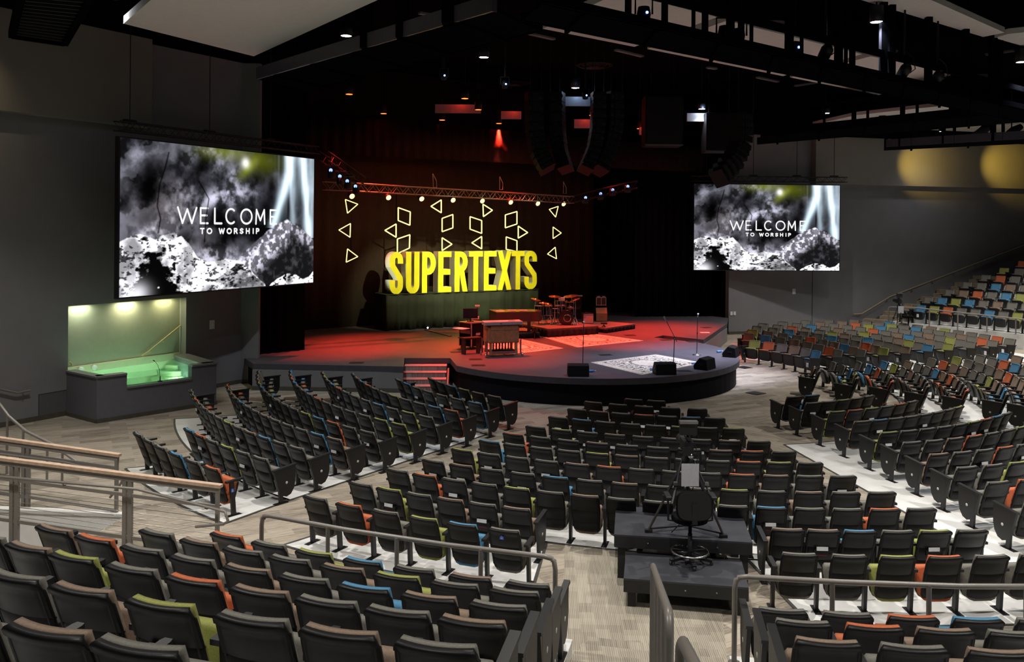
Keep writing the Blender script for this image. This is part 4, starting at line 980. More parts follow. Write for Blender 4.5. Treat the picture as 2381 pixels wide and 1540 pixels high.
for i, (x, y, Y) in enumerate([(1032, 177, 24), (1174, 197, 24), (1361, 223, 26), (1497, 33, 15.5), (1685, 77, 16), (1717, 83, 16.2), (1848, 113, 17.2)]):
    p = at_y(x, y, Y); t = thing('moving_light', 'small black moving spotlight with a blue pilot light, ' + ['over the stage middle', 'nearer the speaker column', 'beside the small downlight', 'at the catwalk top end', 'first of a catwalk pair', 'second of a catwalk pair', 'on the catwalk middle'][i], 'stage light', p)
    r = .13 if i > 2 else .10
    MB().lathe([(0, -r * 1.2), (r * .8, -r), (r, 0), (r * .8, r), (0, r * 1.2)], 12).build('head', M_BLKM, t); MB().tube([(-r * 1.2, 0, 0), (-r * 1.2, 0, r * 2.2), (r * 1.2, 0, r * 2.2), (r * 1.2, 0, 0)], .018, 6).build('yoke', M_BLKM, t)
    MB().lathe([(0, 0), (.025, .004)], 8, (r * .3, -r * 1.02, 0), Matrix.Rotation(PI / 2, 3, 'X')).build('pilot_lamp', M_BLENS, t); MB().tube([(0, 0, r * 2.2), (0, 0, 11.62 - p.z)], .025, 6).build('clamp', M_BLKM, t)
for i, (x, y, Y) in enumerate([(1920, 122, 17.8), (2103, 165, 19.5), (2180, 180, 20.5)]):
    p = at_y(x, y, Y); t = thing('spotlight', 'black spotlight with a hanging cable on the long catwalk, ' + ['above the middle posts', 'near the lower posts', 'closest to the crossing catwalk'][i], 'stage light', p)
    MB().lathe([(.12, -.18), (.13, .1), (.07, .2), (0, .2)], 12, (0, 0, 0), Matrix.Rotation(1.1, 3, 'X')).build('housing', M_BLKM, t); MB().tube([(0, 0, .12), (0, 0, 11.62 - p.z)], .025, 6).build('clamp', M_BLKM, t); MB().tube([(.05, 0, .45), (.2, 0, .3), (.25, 0, .05), (.12, 0, -.05)], .012, 5).build('cable', M_BLKM, t)
for i, (x, y, Y) in enumerate([(2283, 305, 37), (2352, 308, 37)]):
    p = at_y(x, y, Y); t = thing('spotlight', ['long black profile spotlight pointing down on the far gantry', 'black spotlight at the end of the far gantry'][i], 'stage light', p)
    MB().lathe([(.14, -.6), (.16, -.2), (.2, .1), (.12, .5), (0, .5)], 12, (0, 0, 0), Matrix.Rotation(1.0, 3, 'Y')).build('housing', M_BLKM, t); MB().tube([(0, 0, 0), (0, 0, 11.62 - p.z)], .03, 6).build('clamp', M_BLKM, t)
# grey beams, each lit by a coloured point lamp added beside it
M_BEAML = mat('steel_joist', (.22, .22, .24), .4, noise=.08)
for i, (a, b, Y, h, c) in enumerate([((1298, 236), (1372, 246), 27.5, .20, 'b'), ((1597, 273), (1648, 280), 33, .22, 'b'), ((1012, 253), (1118, 266), 32, .22, 'r'), ((1165, 268), (1212, 274), 33, .2, 'r'), ((1335, 288), (1377, 293), 34, .25, 'r'), ((1486, 305), (1500, 309), 35, .22, 'r')]):
    p, q = at_y(*a, Y), at_y(*b, Y); q.z = p.z
    struct(MB().bar(p, q, .12, h + .1).build('beam_%d' % (i + 1), M_BEAML))
    lamp('POINT', (p + q) / 2 + Vector((.1, -.5, .25)), 9 if c == 'b' else 9, (.45, .65, 1) if c == 'b' else RED, None, .05, name='beam_glow')
for i, (a, b) in enumerate([((975, 30), (1030, 40)), ((1220, 76), (1288, 91)), ((1432, 116), (1493, 131)), ((1761, 180), (1809, 190)), ((1645, 157), (1665, 160)), ((1849, 200), (1910, 190)), ((2292, 127), (2358, 118))]):
    p, q = at_z(*a, 10.2), at_z(*b, 10.2); struct(MB().bar(p, q, .14, .05).build('trim_%d' % (10 + i), mat('dim_ceiling_strip', (.16, .155, .15), .6)))
for i, (x, y, r) in enumerate([(1788, 60, .8), (2038, 122, .8), (1948, 223, .8), (1382, 152, .8), (2273, 178, .7), (1200, 194, .7)]):
    p = at_z(x, y, 11.57); t = thing('air_diffuser', 'round dark air diffuser in the ceiling ' + ['beside the long catwalk posts', 'under the highest downlight', 'over the lower end of the long catwalk', 'above the hung speaker column', 'above the catwalk crossing', 'over the stage truss'][i], 'air diffuser', p)
    for k in range(3): MB().lathe([(r * (.95 - .28 * k), 0), (r * (.80 - .28 * k), -.06), (r * (.80 - .28 * k), 0)], 24).build('ring', mat('diffuser_black', (.02, .02, .024), .5), t)
# hung loudspeaker columns
M_SPK = mat('speaker_cabinet', (.006, .006, .0075), .6, noise=.15, spec=.15); M_GRILL = mat('speaker_grille', (.008, .008, .009), .6, noise=.3, scale=60, spec=.2)
def column(label, path, Y, wd, rz, n=11, dp=.5):
    t = thing('speaker_column', label, 'loudspeaker')
    pts = [at_y(x, y, Y) for x, y in path]
    def ev(s):
        k = s * (len(pts) - 1); i = min(int(k), len(pts) - 2); return pts[i].lerp(pts[i + 1], k - i)
    for i in range(n):
        a, b = ev(i / n), ev((i + 1) / n); c = (a + b) / 2; h = (b - a).length
        M = Matrix.Translation(c) @ Matrix.Rotation(rz, 4, 'Z') @ Matrix.Rotation(math.atan2((b.x - a.x), -(b.z - a.z)) * -1, 4, 'Y') @ Matrix.Rotation(-(i / n) ** 2 * .5, 4, 'X')
        o = MB().box((0, dp / 2, 0), (wd, dp, h * .94), 0, M).build('cabinet', M_SPK, t)
        MB().box((0, -.01, 0), (wd * .42, .02, h * .8), 0, M).build('grille', M_GRILL, o)
        mb = MB()
        for sx in (-.36, .36): mb.lathe([(0, -.02), (h * .3, -.02), (h * .3, 0)], 10, (0, 0, 0), None); 
        mb2 = MB()
        for sx in (-.36, .36):
            mb2.lathe([(0, .012), (h * .22, .012), (h * .3, 0)], 8, (sx * wd, 0, 0), Matrix.Rotation(PI / 2, 3, 'X'))
        mb2.v = [tuple(M @ Vector(v)) for v in mb2.v]; o2 = mb2.build('driver', M_GRILL, o); o2['kind'] = 'stuff'
    for s in (-1, 1): MB().tube([pts[0] + Vector((s * wd * .35, .2, 0)), Vector((pts[0].x + s * wd * .35, pts[0].y + .2, 11.4))], .012, 5).build('chain', M_BLKM, t)
    return t
column('black hung speaker column closest to the pool side', [(1246, 212), (1247, 300), (1256, 350), (1276, 388)], 26.2, .48, .25)
column('second black hung speaker column beside the bright strip', [(1291, 212), (1292, 300), (1298, 350), (1310, 388)], 26.6, .42, -.3)
column('third black hung speaker column over the stage middle', [(1436, 212), (1436, 290), (1425, 340), (1402, 392)], 27.2, .52, .5)
column('fourth black hung speaker column left of the speaker box'.replace('left of', 'next to'), [(1395, 212), (1394, 290), (1385, 345), (1365, 390)], 27.0, .42, .1)
column('black hung speaker column curving over the far screen', [(1738, 262), (1738, 325), (1722, 370), (1682, 412)], 30.0, .75, .75)
for i, (x0, y0, x1, y1, Y) in enumerate([(1500, 222, 1589, 338, 29.5), (1642, 262, 1712, 352, 32.5)]):
    a, b = at_y(x0, y1, Y), at_y(x1, y0, Y); t = thing('bass_speaker_box', ['large square black speaker box hung over the drum kit', 'square black speaker box hung beside the far column'][i], 'loudspeaker', ((a.x + b.x) / 2, Y, a.z))
    o = MB().box((0, .45, (b.z - a.z) / 2), (b.x - a.x, .9, b.z - a.z)).build('cabinet', M_SPK, t); bevel(o, .02)
    MB().box((0, -.01, (b.z - a.z) / 2), ((b.x - a.x) * .9, .03, (b.z - a.z) * .92)).build('grille', M_GRILL, t); MB().box((0, -.02, .02), (b.x - a.x, .05, .05)).build('rim', mat('grey_speaker_rim', (.07, .07, .08), .5), t)
    for s in (-1, 1): MB().tube([(s * .4, .4, b.z - a.z), (s * .4, .4, 11.4 - a.z)], .012, 5).build('chain', M_BLKM, t)

# ================================================================== STAGE: LETTERS, SHAPES, TRUSS
LP = at_y(906, 685, 33.0); LP = Vector((LP.x, LP.y, 0)); Ld = Vector((.855, .519, 0)).normalized(); Ln = Vector((Ld.y, -Ld.x, 0))
ZB = at_wall(906, 685, xy(LP), xy(Ld)).z; LH = at_wall(925, 586, xy(LP), xy(Ld)).z - ZB
def lx(px): p = at_wall(px, 640, xy(LP), xy(Ld)); return (Vector((p.x, p.y, 0)) - LP).dot(Ld)
def arcp(cx, cy, rx, ry, a0, a1, n=10): return [(cx + rx * math.cos(math.radians(a0 + (a1 - a0) * i / n)), cy + ry * math.sin(math.radians(a0 + (a1 - a0) * i / n))) for i in range(n + 1)]
sw = .135   # stroke half widths are in letter-height units
def glyph(ch, w):
    h = sw / 2
    if ch == 'S': return [arcp(w / 2, 1 - w / 2 , w / 2 - h, w / 2 - h, 0, 180, 10) + [(h, .70), (w - h, .34)] + arcp(w / 2, w / 2, w / 2 - h, w / 2 - h, 0, -180, 10)] if False else [[(w - h, .72)] + arcp(w / 2, .80, w / 2 - h, .20 - h, 0, 180, 10) + [(h, .72), (h + .01, .66), (w - h - .01, .38), (w - h, .30)] + arcp(w / 2, .20, w / 2 - h, .20 - h, 0, -180, 10) + [(h, .33)]]
    if ch == 'U': return [[(h, 1.0), (h, .22)] + arcp(w / 2, .20, w / 2 - h, .20 - h, 180, 360, 10) + [(w - h, .22), (w - h, 1.0)]]
    if ch == 'P': return [[(h, 0), (h, 1.0)], [(h, 1 - h)] + [(w - .2, 1 - h)] + arcp(w - .2, .72, .2 - h, .28 - h, 90, -90, 10) + [(h, .44 + h)]]
    if ch == 'E': return [[(h, 0), (h, 1.0)], [(h, 1 - h), (w, 1 - h)], [(h, .5), (w * .92, .5)], [(h, h), (w, h)]]
    if ch == 'R': return [[(h, 0), (h, 1.0)], [(h, 1 - h), (w - .2, 1 - h)] + arcp(w - .2, .74, .2 - h, .26 - h, 90, -90, 10) + [(h, .48 + h)], [(w * .55, .5), (w - h, 0)]]
    if ch == 'T': return [[(w / 2, 0), (w / 2, 1.0)], [(0, 1 - h), (w, 1 - h)]]
    if ch == 'X': return [[(h, 0), (w - h, 1.0)], [(w - h, 0), (h, 1.0)]]
def ribbon(mb, pts, w, fr, d0, d1):
    """flat band of width w along 2-D pts, thick from d0 to d1; fr(x, y, d) -> point"""
    pts = [p for k, p in enumerate(pts) if k == 0 or (Vector(p) - Vector(pts[k - 1])).length > 1e-4]
    n = len(pts); Lf, Rt = [], []
    for i in range(n):
        a, b = Vector(pts[max(0, i - 1)]), Vector(pts[min(n - 1, i + 1)]); p = Vector(pts[i])
        if 0 < i < n - 1:
            d1_, d2_ = (p - a).normalized(), (b - p).normalized(); nn = Vector((-(d1_ + d2_).y, (d1_ + d2_).x)); nn.normalize(); k = 1 / max(.5, nn.dot(Vector((-d1_.y, d1_.x))))
        else: d_ = (b - a).normalized(); nn = Vector((-d_.y, d_.x)); k = 1
        Lf.append(p + nn * w / 2 * k); Rt.append(p - nn * w / 2 * k)
    vs = [fr(q.x, q.y, d) for d in (d0, d1) for q in Lf + Rt]; N2 = 2 * n; fs = []
    for i in range(n - 1):
        fs += [(i, i + 1, n + i + 1, n + i), (N2 + i, N2 + n + i, N2 + n + i + 1, N2 + i + 1), (i, N2 + i, N2 + i + 1, i + 1), (n + i, n + i + 1, N2 + n + i + 1, N2 + n + i)]
    fs += [(0, n, N2 + n, N2), (n - 1, N2 + n - 1, N2 + 2 * n - 1, 2 * n - 1)]
    mb.add(vs, fs)
M_LETF = mat('letter_face_yellow_light', (.80, .70, .008), .6, noise=.10, scale=2.0); M_LETS = mat('white_letter_side', (.62, .60, .55), .6, noise=.05)  # yellow light on white letters is put into the face colour
for i, (ch, x0, x1) in enumerate([('S', 906, 937), ('U', 944, 975), ('P', 981, 1013), ('E', 1019, 1049), ('R', 1057, 1087), ('T', 1090, 1122), ('E', 1125, 1154), ('X', 1157, 1189), ('T', 1189, 1219), ('S', 1219, 1248)]):
    s0, s1 = lx(x0), lx(x1); w_ = (s1 - s0) / LH
    nm = ['first letter S, at the pool end', 'letter U', 'letter P', 'letter E after the P', 'letter R', 'letter T after the R', 'letter E before the X', 'letter X', 'letter T after the X', 'last letter S, closest to the drums'][i]
    t = thing('display_letter', 'tall yellow ' + nm + ' of the stage sign', 'letter', LP + Ld * s0 + Vector((0, 0, ZB)), math.atan2(Ld.y, Ld.x), 'yellow stage letters')
    fr = lambda x, y, d: Vector((x * LH, d, y * LH))
    mb, mf = MB(), MB()
    for k, st_ in enumerate(glyph(ch, w_)):
        e = .004 * k
        ribbon(mb, st_, sw, fr, .012 + e, .46 - e); ribbon(mf, st_, sw, fr, -.012 - e * .5, .012 + e)
    mb.build('letter_body', M_LETS, t); mf.build('front_face', M_LETF, t)
# table under a black drape
tl, trr = lx(893), lx(1246)
tb = thing('draped_table', 'long platform under black cloth that carries the yellow letters', 'table', LP + Vector((0, 0, SZ)), math.atan2(Ld.y, Ld.x))
MB().box(((tl + trr) / 2, .35, (ZB - SZ) - .03), (trr - tl, 1.05, .06)).build('tabletop', M_DECKF, tb)
for sx in (tl + .1, (tl + trr) / 2, trr - .1):
    for yy in (-.1, .8): MB().box((sx, yy, (ZB - SZ) / 2 - .03), (.08, .08, ZB - SZ - .06)).build('leg', M_BLKM, tb)
M_TCL = mat('dark_table_cloth', (.010, .013, .006), .85, noise=.3, scale=3)
def skirt(name, p, q, z0, z1, m, parent, amp=.05, wave=.3, seed=0):
    p, q = Vector(p), Vector(q); L = (q - p).length; n = max(8, int(L / wave * 7)); d = (q - p) / L; nr = Vector((d.y, -d.x, 0)); vs, fs = [], []
    for j in range(4):
        for i in range(n + 1):
            s = L * i / n; f = 1 - j / 3
            o = amp * (math.sin(2 * PI * s / wave + 1.3 * math.sin(s * 2.1 + seed) + f * .8) + .4 * math.sin(2 * PI * s / wave * 2.3)) * (.25 + .9 * f) - .03 * f
            v = p + d * s - nr * -o; v.z = z0 + (z1 - z0) * j / 3; vs.append(v)
    for j in range(3):
        for i in range(n): fs.append((j * (n + 1) + i, j * (n + 1) + i + 1, (j + 1) * (n + 1) + i + 1, (j + 1) * (n + 1) + i))
    mb = MB(); mb.add(vs, fs, True); o = mb.build(name, m, parent); sm = o.modifiers.new('thick', 'SOLIDIFY'); sm.thickness = .008; return o
skirt('cloth_front', (tl, -.2, 0), (trr, -.2, 0), .01, ZB - SZ + .005, M_TCL, tb, .07, .55); skirt('cloth_side', (tl, .85, 0), (tl, -.2, 0), .01, ZB - SZ + .005, M_TCL, tb, .05, .4); skirt('cloth_side', (trr, -.2, 0), (trr, .85, 0), .01, ZB - SZ + .005, M_TCL, tb, .05, .4)
MB().box(((tl + trr) / 2, .33, ZB - SZ + .006), (trr - tl + .04, 1.12, .012)).build('cloth_top', M_TCL, tb)
# yellow wash on letter faces, red on their sides
yl = LP + Ld * ((tl + trr) / 2)
for k in (-1.8, 0, 1.8):
    lamp('SPOT', yl + Ld * k + Ln * 7.5 + Vector((0, 0, 8.2)), 3600, (.95, 1, .55), yl + Ld * (k * 1.0) + Vector((0, 0, ZB + .8)), .05, 30, .7, 'letter_wash')
lamp('SPOT', yl - Ld * 6 - Ln * .9 + Vector((0, 0, 6.0)), 420, (1, .18, .05), yl - Ld * 2 + Vector((0, 0, ZB + 1.2)), .05, 40, .8, 'letter_side_red')
lamp('SPOT', yl - Ld * 7.5 + Ln * .7 + Vector((0, 0, 3.2)), 900, (.80, 1, .70), yl + Vector((0, 0, ZB + 1.0)), .05, 26, .7, 'letter_side_fill')  # added lamp without a fixture, brightens the letter sides
lamp('SPOT', yl + Ln * 1.4 + Vector((0, 0, .95)), 40, (.55, 1, .25), yl + Ld * .6 + Vector((0, 0, ZB)), .05, 110, .9, 'letter_floor_lamp')
# glowing line shapes
M_NEON = emis('neon_tube', (1.0, .93, .36), 1.5)
ND = Ln * -.9; NP = LP + ND
shapes = [[(803, 464), (832, 475), (808, 496)], [(815, 520), (788, 535), (814, 552)], [(808, 579), (832, 597), (805, 610)],
          [(926, 483), (954, 493), (953, 524), (926, 513)], [(921, 521), (895, 536), (921, 552)], [(924, 556), (953, 546), (952, 577), (924, 590)],
          [(1026, 465), (1002, 480), (1026, 495)], [(1028, 508), (1053, 499), (1053, 530), (1028, 539)], [(1028, 553), (1051, 568), (1028, 583)],
          [(1123, 475), (1145, 489), (1124, 504)], [(1093, 504), (1120, 513), (1120, 543), (1093, 533)], [(1120, 550), (1097, 565), (1120, 579)],
          [(1175, 500), (1202, 492), (1202, 521), (1175, 530)], [(1205, 526), (1227, 541), (1205, 554)], [(1177, 551), (1202, 560), (1202, 585), (1177, 580)],
          [(1277, 487), (1298, 480), (1292, 505)], [(1286, 528), (1305, 542), (1286, 555)], [(1291, 575), (1273, 591), (1294, 602)]]
pos_names = ['first string from the pool side', 'second string from the pool side', 'third string from the pool side', 'fourth string from the pool side', 'fifth string from the pool side', 'last string, nearest the drums side'.replace('nearest', 'on')]
for i, sh in enumerate(shapes):
    p = [at_wall(x, y, xy(NP), xy(Ld)) for x, y in sh]; c = sum(p, Vector()) / len(p)
    lab = ('glowing line triangle' if len(sh) == 3 else 'glowing line diamond') + ', ' + ['top', 'middle', 'bottom'][i % 3] + ' of the ' + pos_names[i // 3]
    t = thing('neon_shape', lab, 'light', c, 0, 'glowing outline shapes')
    for k in range(len(p)):
        MB().tube([p[k] - c, p[(k + 1) % len(p)] - c], .026 if i not in (0, 1, 2, 15, 16, 17) else .020, 6).build('tube', M_NEON, t)
for i, (x, y0) in enumerate([(818, 455), (923, 450), (1027, 455), (1122, 460), (1203, 462), (1287, 466)]):
    a, b = at_wall(x, y0, xy(NP), xy(Ld)), at_wall(x - 1, 600, xy(NP), xy(Ld)); a -= Ln * .06; b -= Ln * .06
    tag(MB().tube([a, b], .02, 5).build('hanging_pole', M_BLACK), 'thin black pole holding the ' + pos_names[i].split(',')[0] + ' of glowing shapes', 'pole')
# truss with amber lamps
M_TRA = mat('bare_truss_metal', (.25, .22, .20), .4, .8, noise=.1)
ta, tbb = at_y(752, 441, 29.6), at_y(1330, 473, 35.2)
truss('stage_truss', 'long lighting truss hanging above the glowing shapes', ta, tbb, .28, .28, M_TRA, n=46, r=.022)
td = (tbb - ta).normalized(); tn = Vector((td.y, -td.x, 0)).normalized()
M_AMB = emis('amber_lamp_lens', (1, .48, .22), 3.2)
for i, (x, y) in enumerate([(818, 456), (903, 459), (980, 462), (1053, 465), (1121, 467), (1187, 470), (1250, 473), (1310, 474)]):
    p = at_wall(x, y, xy(ta), xy(td)); t = thing('amber_spotlight', 'round amber lamp on the long truss, ' + ORD[i] + ' from the pool side', 'stage light', p, 0, 'amber truss lamps')
    Ma = Matrix.Rotation(math.atan2(-tn.x, tn.y) + PI, 3, 'Z')
    Ma = Vector((0, 0, 1)).rotation_difference((tn + Vector((0, 0, -.45))).normalized()).to_matrix()
    MB().lathe([(0, -.22), (.09, -.2), (.12, 0), (.12, .04)], 14, (0, 0, 0), Ma).build('housing', M_BLKM, t); MB().lathe([(0, .03), (.098, .03)], 14, (0, 0, 0), Ma).build('lens', M_AMB, t); MB().tube([(0, 0, .1), (0, 0, .30)], .022, 6).build('clamp', M_STEEL, t)
    if i % 2 == 0: lamp('SPOT', p + tn * .2, 130, (1, .40, .12), p + tn * 2.2 + Vector((0, 0, -5)), .06, 100, .9, 'amber_truss_lamp')
lamp('AREA', (ta + tbb) / 2 + tn * 1.2 + Vector((0, 0, 1.5)), 60, (1, .35, .10), (ta + tbb) / 2 + Vector((0, 0, -.6)), 6, name='truss_glow', sy=.3)
for i, (x, y0, y1, dx) in enumerate([(1010, 404, 436, -4), (1164, 411, 441, -2), (1312, 422, 450, -2)]):
    a, b = at_wall(x + dx, y0, xy(ta), xy(td)), at_wall(x, y1, xy(ta), xy(td))
    tag(MB().tube([a, (a + b) / 2 + td * .12, b + td * .1, b - td * .05, (a + b) / 2 - td * .02, a], .02, 5).build('cable_loop', M_TRA), 'slack cable bundle rising from the long truss, ' + ORD[i] + ' from the pool side', 'cable')
sa, sb = at_y(752, 372, 26.5), at_y(842, 432, 29.8)
truss('side_truss', 'short dark truss with blue lamps joining the long truss on the pool side', sa, sb, .28, .28, M_BLKM, r=.02)
ra, rb = at_y(1330, 472, 35.2), at_y(1480, 437, 34.0)
truss('side_truss', 'dark truss with blue lamps running from the long truss toward the far side', ra, rb, .28, .28, M_BLKM, r=.02)
M_BL2 = emis('blue_white_lens', (.25, .38, 1), 2.2)
for i, (x, y, Y) in enumerate([(771, 398, 27), (792, 412, 27.8), (809, 423, 28.5), (828, 435, 29.2), (1361, 461, 34.8), (1396, 452, 34.5), (1424, 443, 34.3), (1459, 435, 34.1)]):
    q0, q1 = (sa, sb) if i < 4 else (ra, rb); p = at_wall(x, y, xy(q0), xy((q1 - q0).normalized())); t = thing('blue_spotlight', 'small black spotlight with a blue lens, ' + ORD[i % 4] + (' along the pool-side short truss' if i < 4 else ' along the far short truss'), 'stage light', p, 0, 'blue truss lamps')
    MB().lathe([(0, .10), (.10, .08), (.13, -.05), (.13, -.22), (0, -.24)], 12).build('housing', M_BLKM, t); MB().lathe([(0, 0), (.06, .005)], 10, (0, -.115, .02), Matrix.Rotation(PI / 2, 3, 'X')).build('lens', M_BL2, t); f_ = (Vector(xy(p)) - Vector(xy(q0))).length / (Vector(xy(q1)) - Vector(xy(q0))).length; MB().tube([(0, 0, .08), (0, 0, q0.z + (q1.z - q0.z) * f_ - p.z + .30)], .02, 6).build('clamp', M_BLKM, t); MB().box((0, 0, q0.z + (q1.z - q0.z) * f_ - p.z), (.40, .40, .03)).build('bracket', M_BLKM, t)

# ================================================================== STAGE: INSTRUMENTS AND GEAR
def on(x, y, z=SZ): return at_z(x, y, z)
DZ = SZ + .33; DZ2 = SZ + .20
M_RISER = mat('riser_carpet', (.16, .13, .13), .9, noise=.2, scale=20); M_SKIRT = mat('black_riser_skirt', (.010, .010, .014), .8, noise=.2)
def riser(label, p, q, depth, z1):
    p, q = Vector((p.x, p.y, 0)), Vector((q.x, q.y, 0)); L = (q - p).length
    t = thing('stage_riser', label, 'riser', Vector((p.x, p.y, SZ)), math.atan2((q - p).y, (q - p).x)); h = z1 - SZ
    MB().box((L / 2, depth / 2, h - .03), (L, depth, .06)).build('deck', M_RISER, t)
    skirt('skirt', (0, -.02, 0), (L, -.02, 0), .005, h - .03, M_SKIRT, t, .03, .25); skirt('skirt', (0, depth, 0), (0, -.02, 0), .005, h - .03, M_SKIRT, t, .03, .25); skirt('skirt', (L, -.02, 0), (L, depth, 0), .005, h - .03, M_SKIRT, t, .03, .25)
    for x in (.1, L - .1):
        for y in (.1, depth - .1): MB().box((x, y, (h - .06) / 2), (.06, .06, h - .06)).build('leg', M_BLKM, t)
    return t
rA, rB = on(1274, 786), on(1391, 778)
riser('drum riser with a black gathered skirt', rA, rB, 2.6, DZ)
rC, rD = on(1393, 775.5), on(1476, 765); riser('low riser with black skirt carrying the guitar amplifiers', rC + Vector((.28, .05, 0)), rD, 2.2, DZ2)
rE, rF = on(1160, 789.5), on(1262, 785.5); riser('low riser with black skirt behind the organ', rE, rF - Vector((.12, 0, 0)), 1.5, DZ2)
# rugs
hR, wR = 300, 440
yy, xx = np.meshgrid((np.arange(hR) + .5) / hR, (np.arange(wR) + .5) / wR, indexing='ij')
sx_, sy_ = np.abs(xx - .5) * 2, np.abs(yy - .5) * 2
def rug_noise(s, seed):
    def q(a): return np.concatenate([a[:, ::-1], a], 1)
    b = vnoise(hR // 2, wR // 2, s, s, seed); b = q(b); return np.concatenate([b[::-1], b], 0)
swirl = np.abs(rug_noise(14, 3) - .5) < .05; swirl |= np.abs(rug_noise(9, 4) - .5) < .045; swirl2 = rug_noise(7, 9) > .72
edge = np.maximum((sx_ - 1) * 1.45 + 1, sy_)
base = np.ones((hR, wR, 3)) * np.array([.70, .65, .57]); dark = np.array([.07, .06, .055]); red_ = np.array([.42, .26, .20])
med = ((sx_ / .52) ** 2 + (sy_ / .36) ** 2) < 1; med_e = np.abs(((sx_ / .52) ** 2 + (sy_ / .36) ** 2) ** .5 - 1) < .08
field = edge < .78; bord = (edge >= .78) & (edge < .97)
m_ = field & ~med & (swirl | swirl2); base[m_] = dark
m_ = med & (np.abs(rug_noise(8, 21) - .5) < .04); base[m_] = red_
base[med_e & (rug_noise(4, 31) > .4)] = dark
m_ = bord & (np.abs(rug_noise(6, 17) - .5) < .09); base[m_] = base[m_] * .45
base[np.abs(edge - .78) < .015] = red_; base[np.abs(edge - .95) < .012] = red_; base[edge > .985] = dark * 2
M_RUG = image_mat('floral_rug', base)
def rug(label, c):
    P = [on(*q, SZ) for q in c]; cen_ = sum(P, Vector()) / 4
    me = bpy.data.meshes.new('rug'); top = [(p - cen_) + Vector((0, 0, .012)) for p in P]; bot = [(p - cen_) + Vector((0, 0, .001)) for p in P]
    me.from_pydata([tuple(v) for v in top + bot], [], [(0, 1, 2, 3)] + [(i, 4 + i, 4 + (i + 1) % 4, (i + 1) % 4) for i in range(4)])
    uv = me.uv_layers.new(name='uv')
    for k, cc in enumerate([(0, 0), (1, 0), (1, 1), (0, 1)]): uv.data[k].uv = cc
    me.materials.append(M_RUG); o = bpy.data.objects.new('floral_rug', me); COL.objects.link(o); o.location = cen_
    tag(o, label, 'rug')
rug('cream floral rug lit white at the stage front by the microphone stands', [(1372, 844), (1493, 873), (1638, 845), (1526, 825)])
rug('cream floral rug lit red in front of the drum riser', [(1262, 785), (1342, 809), (1497, 793), (1382, 777)])
rug('cream floral rug lit red beneath the organ', [(1085, 800), (1180, 826), (1312, 811), (1205, 788)])
# monitor wedges
def wedge(label, x, y, rz, bottle=None, tip=0):
    t = thing('stage_monitor', label, 'monitor speaker', on(x, y), rz)
    M = Matrix(((0, 0, 1, 0), (1, 0, 0, 0), (0, 1, 0, 0), (0, 0, 0, 1)))
    o = MB().prism([(-.20, 0), (.22, 0), (.24, .10), (.05, .34), (-.16, .30)], -.29, .29, M).build('cabinet', M_SPK, t); bevel(o, .012)
    a, b = Vector((0, .235, .115)), Vector((0, .065, .33)); d = b - a
    n = Vector((0, d.z, -d.y)).normalized(); mb = MB(); pts = [a + n * .006 + Vector((-.26, 0, 0)), a + n * .006 + Vector((.26, 0, 0)), b + n * .006 + Vector((.26, 0, 0)), b + n * .006 + Vector((-.26, 0, 0))]
    mb.quad(*pts); mb.build('grille', M_GRILL, t)
    for s in (-1, 1): MB().box((s * .292, 0, .17), (.01, .14, .05)).build('handle', M_BLKM, t)
    if tip:
        MB().box((.296, .05, .22), (.006, .07, .04)).build('connector_plate', M_PAPER, t)
wedge('black floor monitor wedge at the stage edge below the tall straight microphone stand', 1344, 874, .0)
wedge('black floor monitor wedge on the corner of the white-lit rug', 1545, 870, .1)
wedge('black floor monitor wedge turned sideways near the curved stage edge', 1640, 858, .9, tip=1)
wedge('black floor monitor wedge at the far end of the curved edge', 1701, 829, 1.1, tip=1)
M_BOT = mat('blue_bottle', (.08, .25, .55), .25, noise=.1)
for x, y, a, lb in [(1374, 866, .3, 'small blue bottle lying by the wedge under the straight stand'), (1514, 862, 1.6, 'small blue bottle standing by the wedge on the white-lit rug'), (1615, 848, .6, 'small blue bottle lying by the sideways wedge'), (1673, 820, .6, 'small blue bottle lying by the wedge at the far curve')]:
    p = on(x, y); t = thing('bottle', lb, 'bottle', p, a); MB().lathe([(0, -.11), (.035, -.11), (.035, .05), (.015, .09), (.015, .12)], 10, (0, 0, .036), Matrix.Rotation(PI / 2, 3, 'Y')).build('body', M_BOT, t); MB().lathe([(.018, .12), (.018, .14), (0, .14)], 8, (0, 0, .036), Matrix.Rotation(PI / 2, 3, 'Y')).build('cap', M_SIGNW, t)
# microphone stands
def micstand(label, foot, top, boom=None, round_base=True):
    b = on(*foot); h = at_y(*top, b.y); t = thing('microphone_stand', label, 'microphone stand', b)
    if round_base: MB().lathe([(.0, .0), (.14, .0), (.14, .012), (.03, .03), (.012, .05)], 18).build('base', M_STEEL, t)
    else:
        for k in range(3): a = 2.1 * k + .3; MB().tube([(0, 0, .12), (.28 * math.cos(a), .28 * math.sin(a), .012)], .010, 6).build('leg', M_BLKM, t)
    v = h - b
    if boom:
        e = at_y(*boom[0], b.y) - b; f = at_y(*boom[1], b.y) - b
        MB().tube([(0, 0, .02), v], .012, 8).build('pole', M_BLKM, t); MB().tube([f, e], .009, 8).build('boom_arm', M_BLKM, t); MB().tube([v + Vector((0, -.03, -.03)), v + Vector((0, .03, .03))], .025, 8).build('clutch', M_BLKM, t)
        MB().tube([e, e + (e - f).normalized() * .1, e + (e - f).normalized() * .17], [.018, .022, .028], 8).build('microphone', M_STEEL, t)
    else:
        MB().tube([(0, 0, .02), v], .011, 8).build('pole', M_BLKM, t); MB().tube([v * .55, v * .60], .018, 8).build('clutch', M_BLKM, t); MB().tube([v, v + Vector((0, -.05, .08)), v + Vector((0, -.08, .12))], [.016, .02, .03], 8).build('microphone', M_STEEL, t)
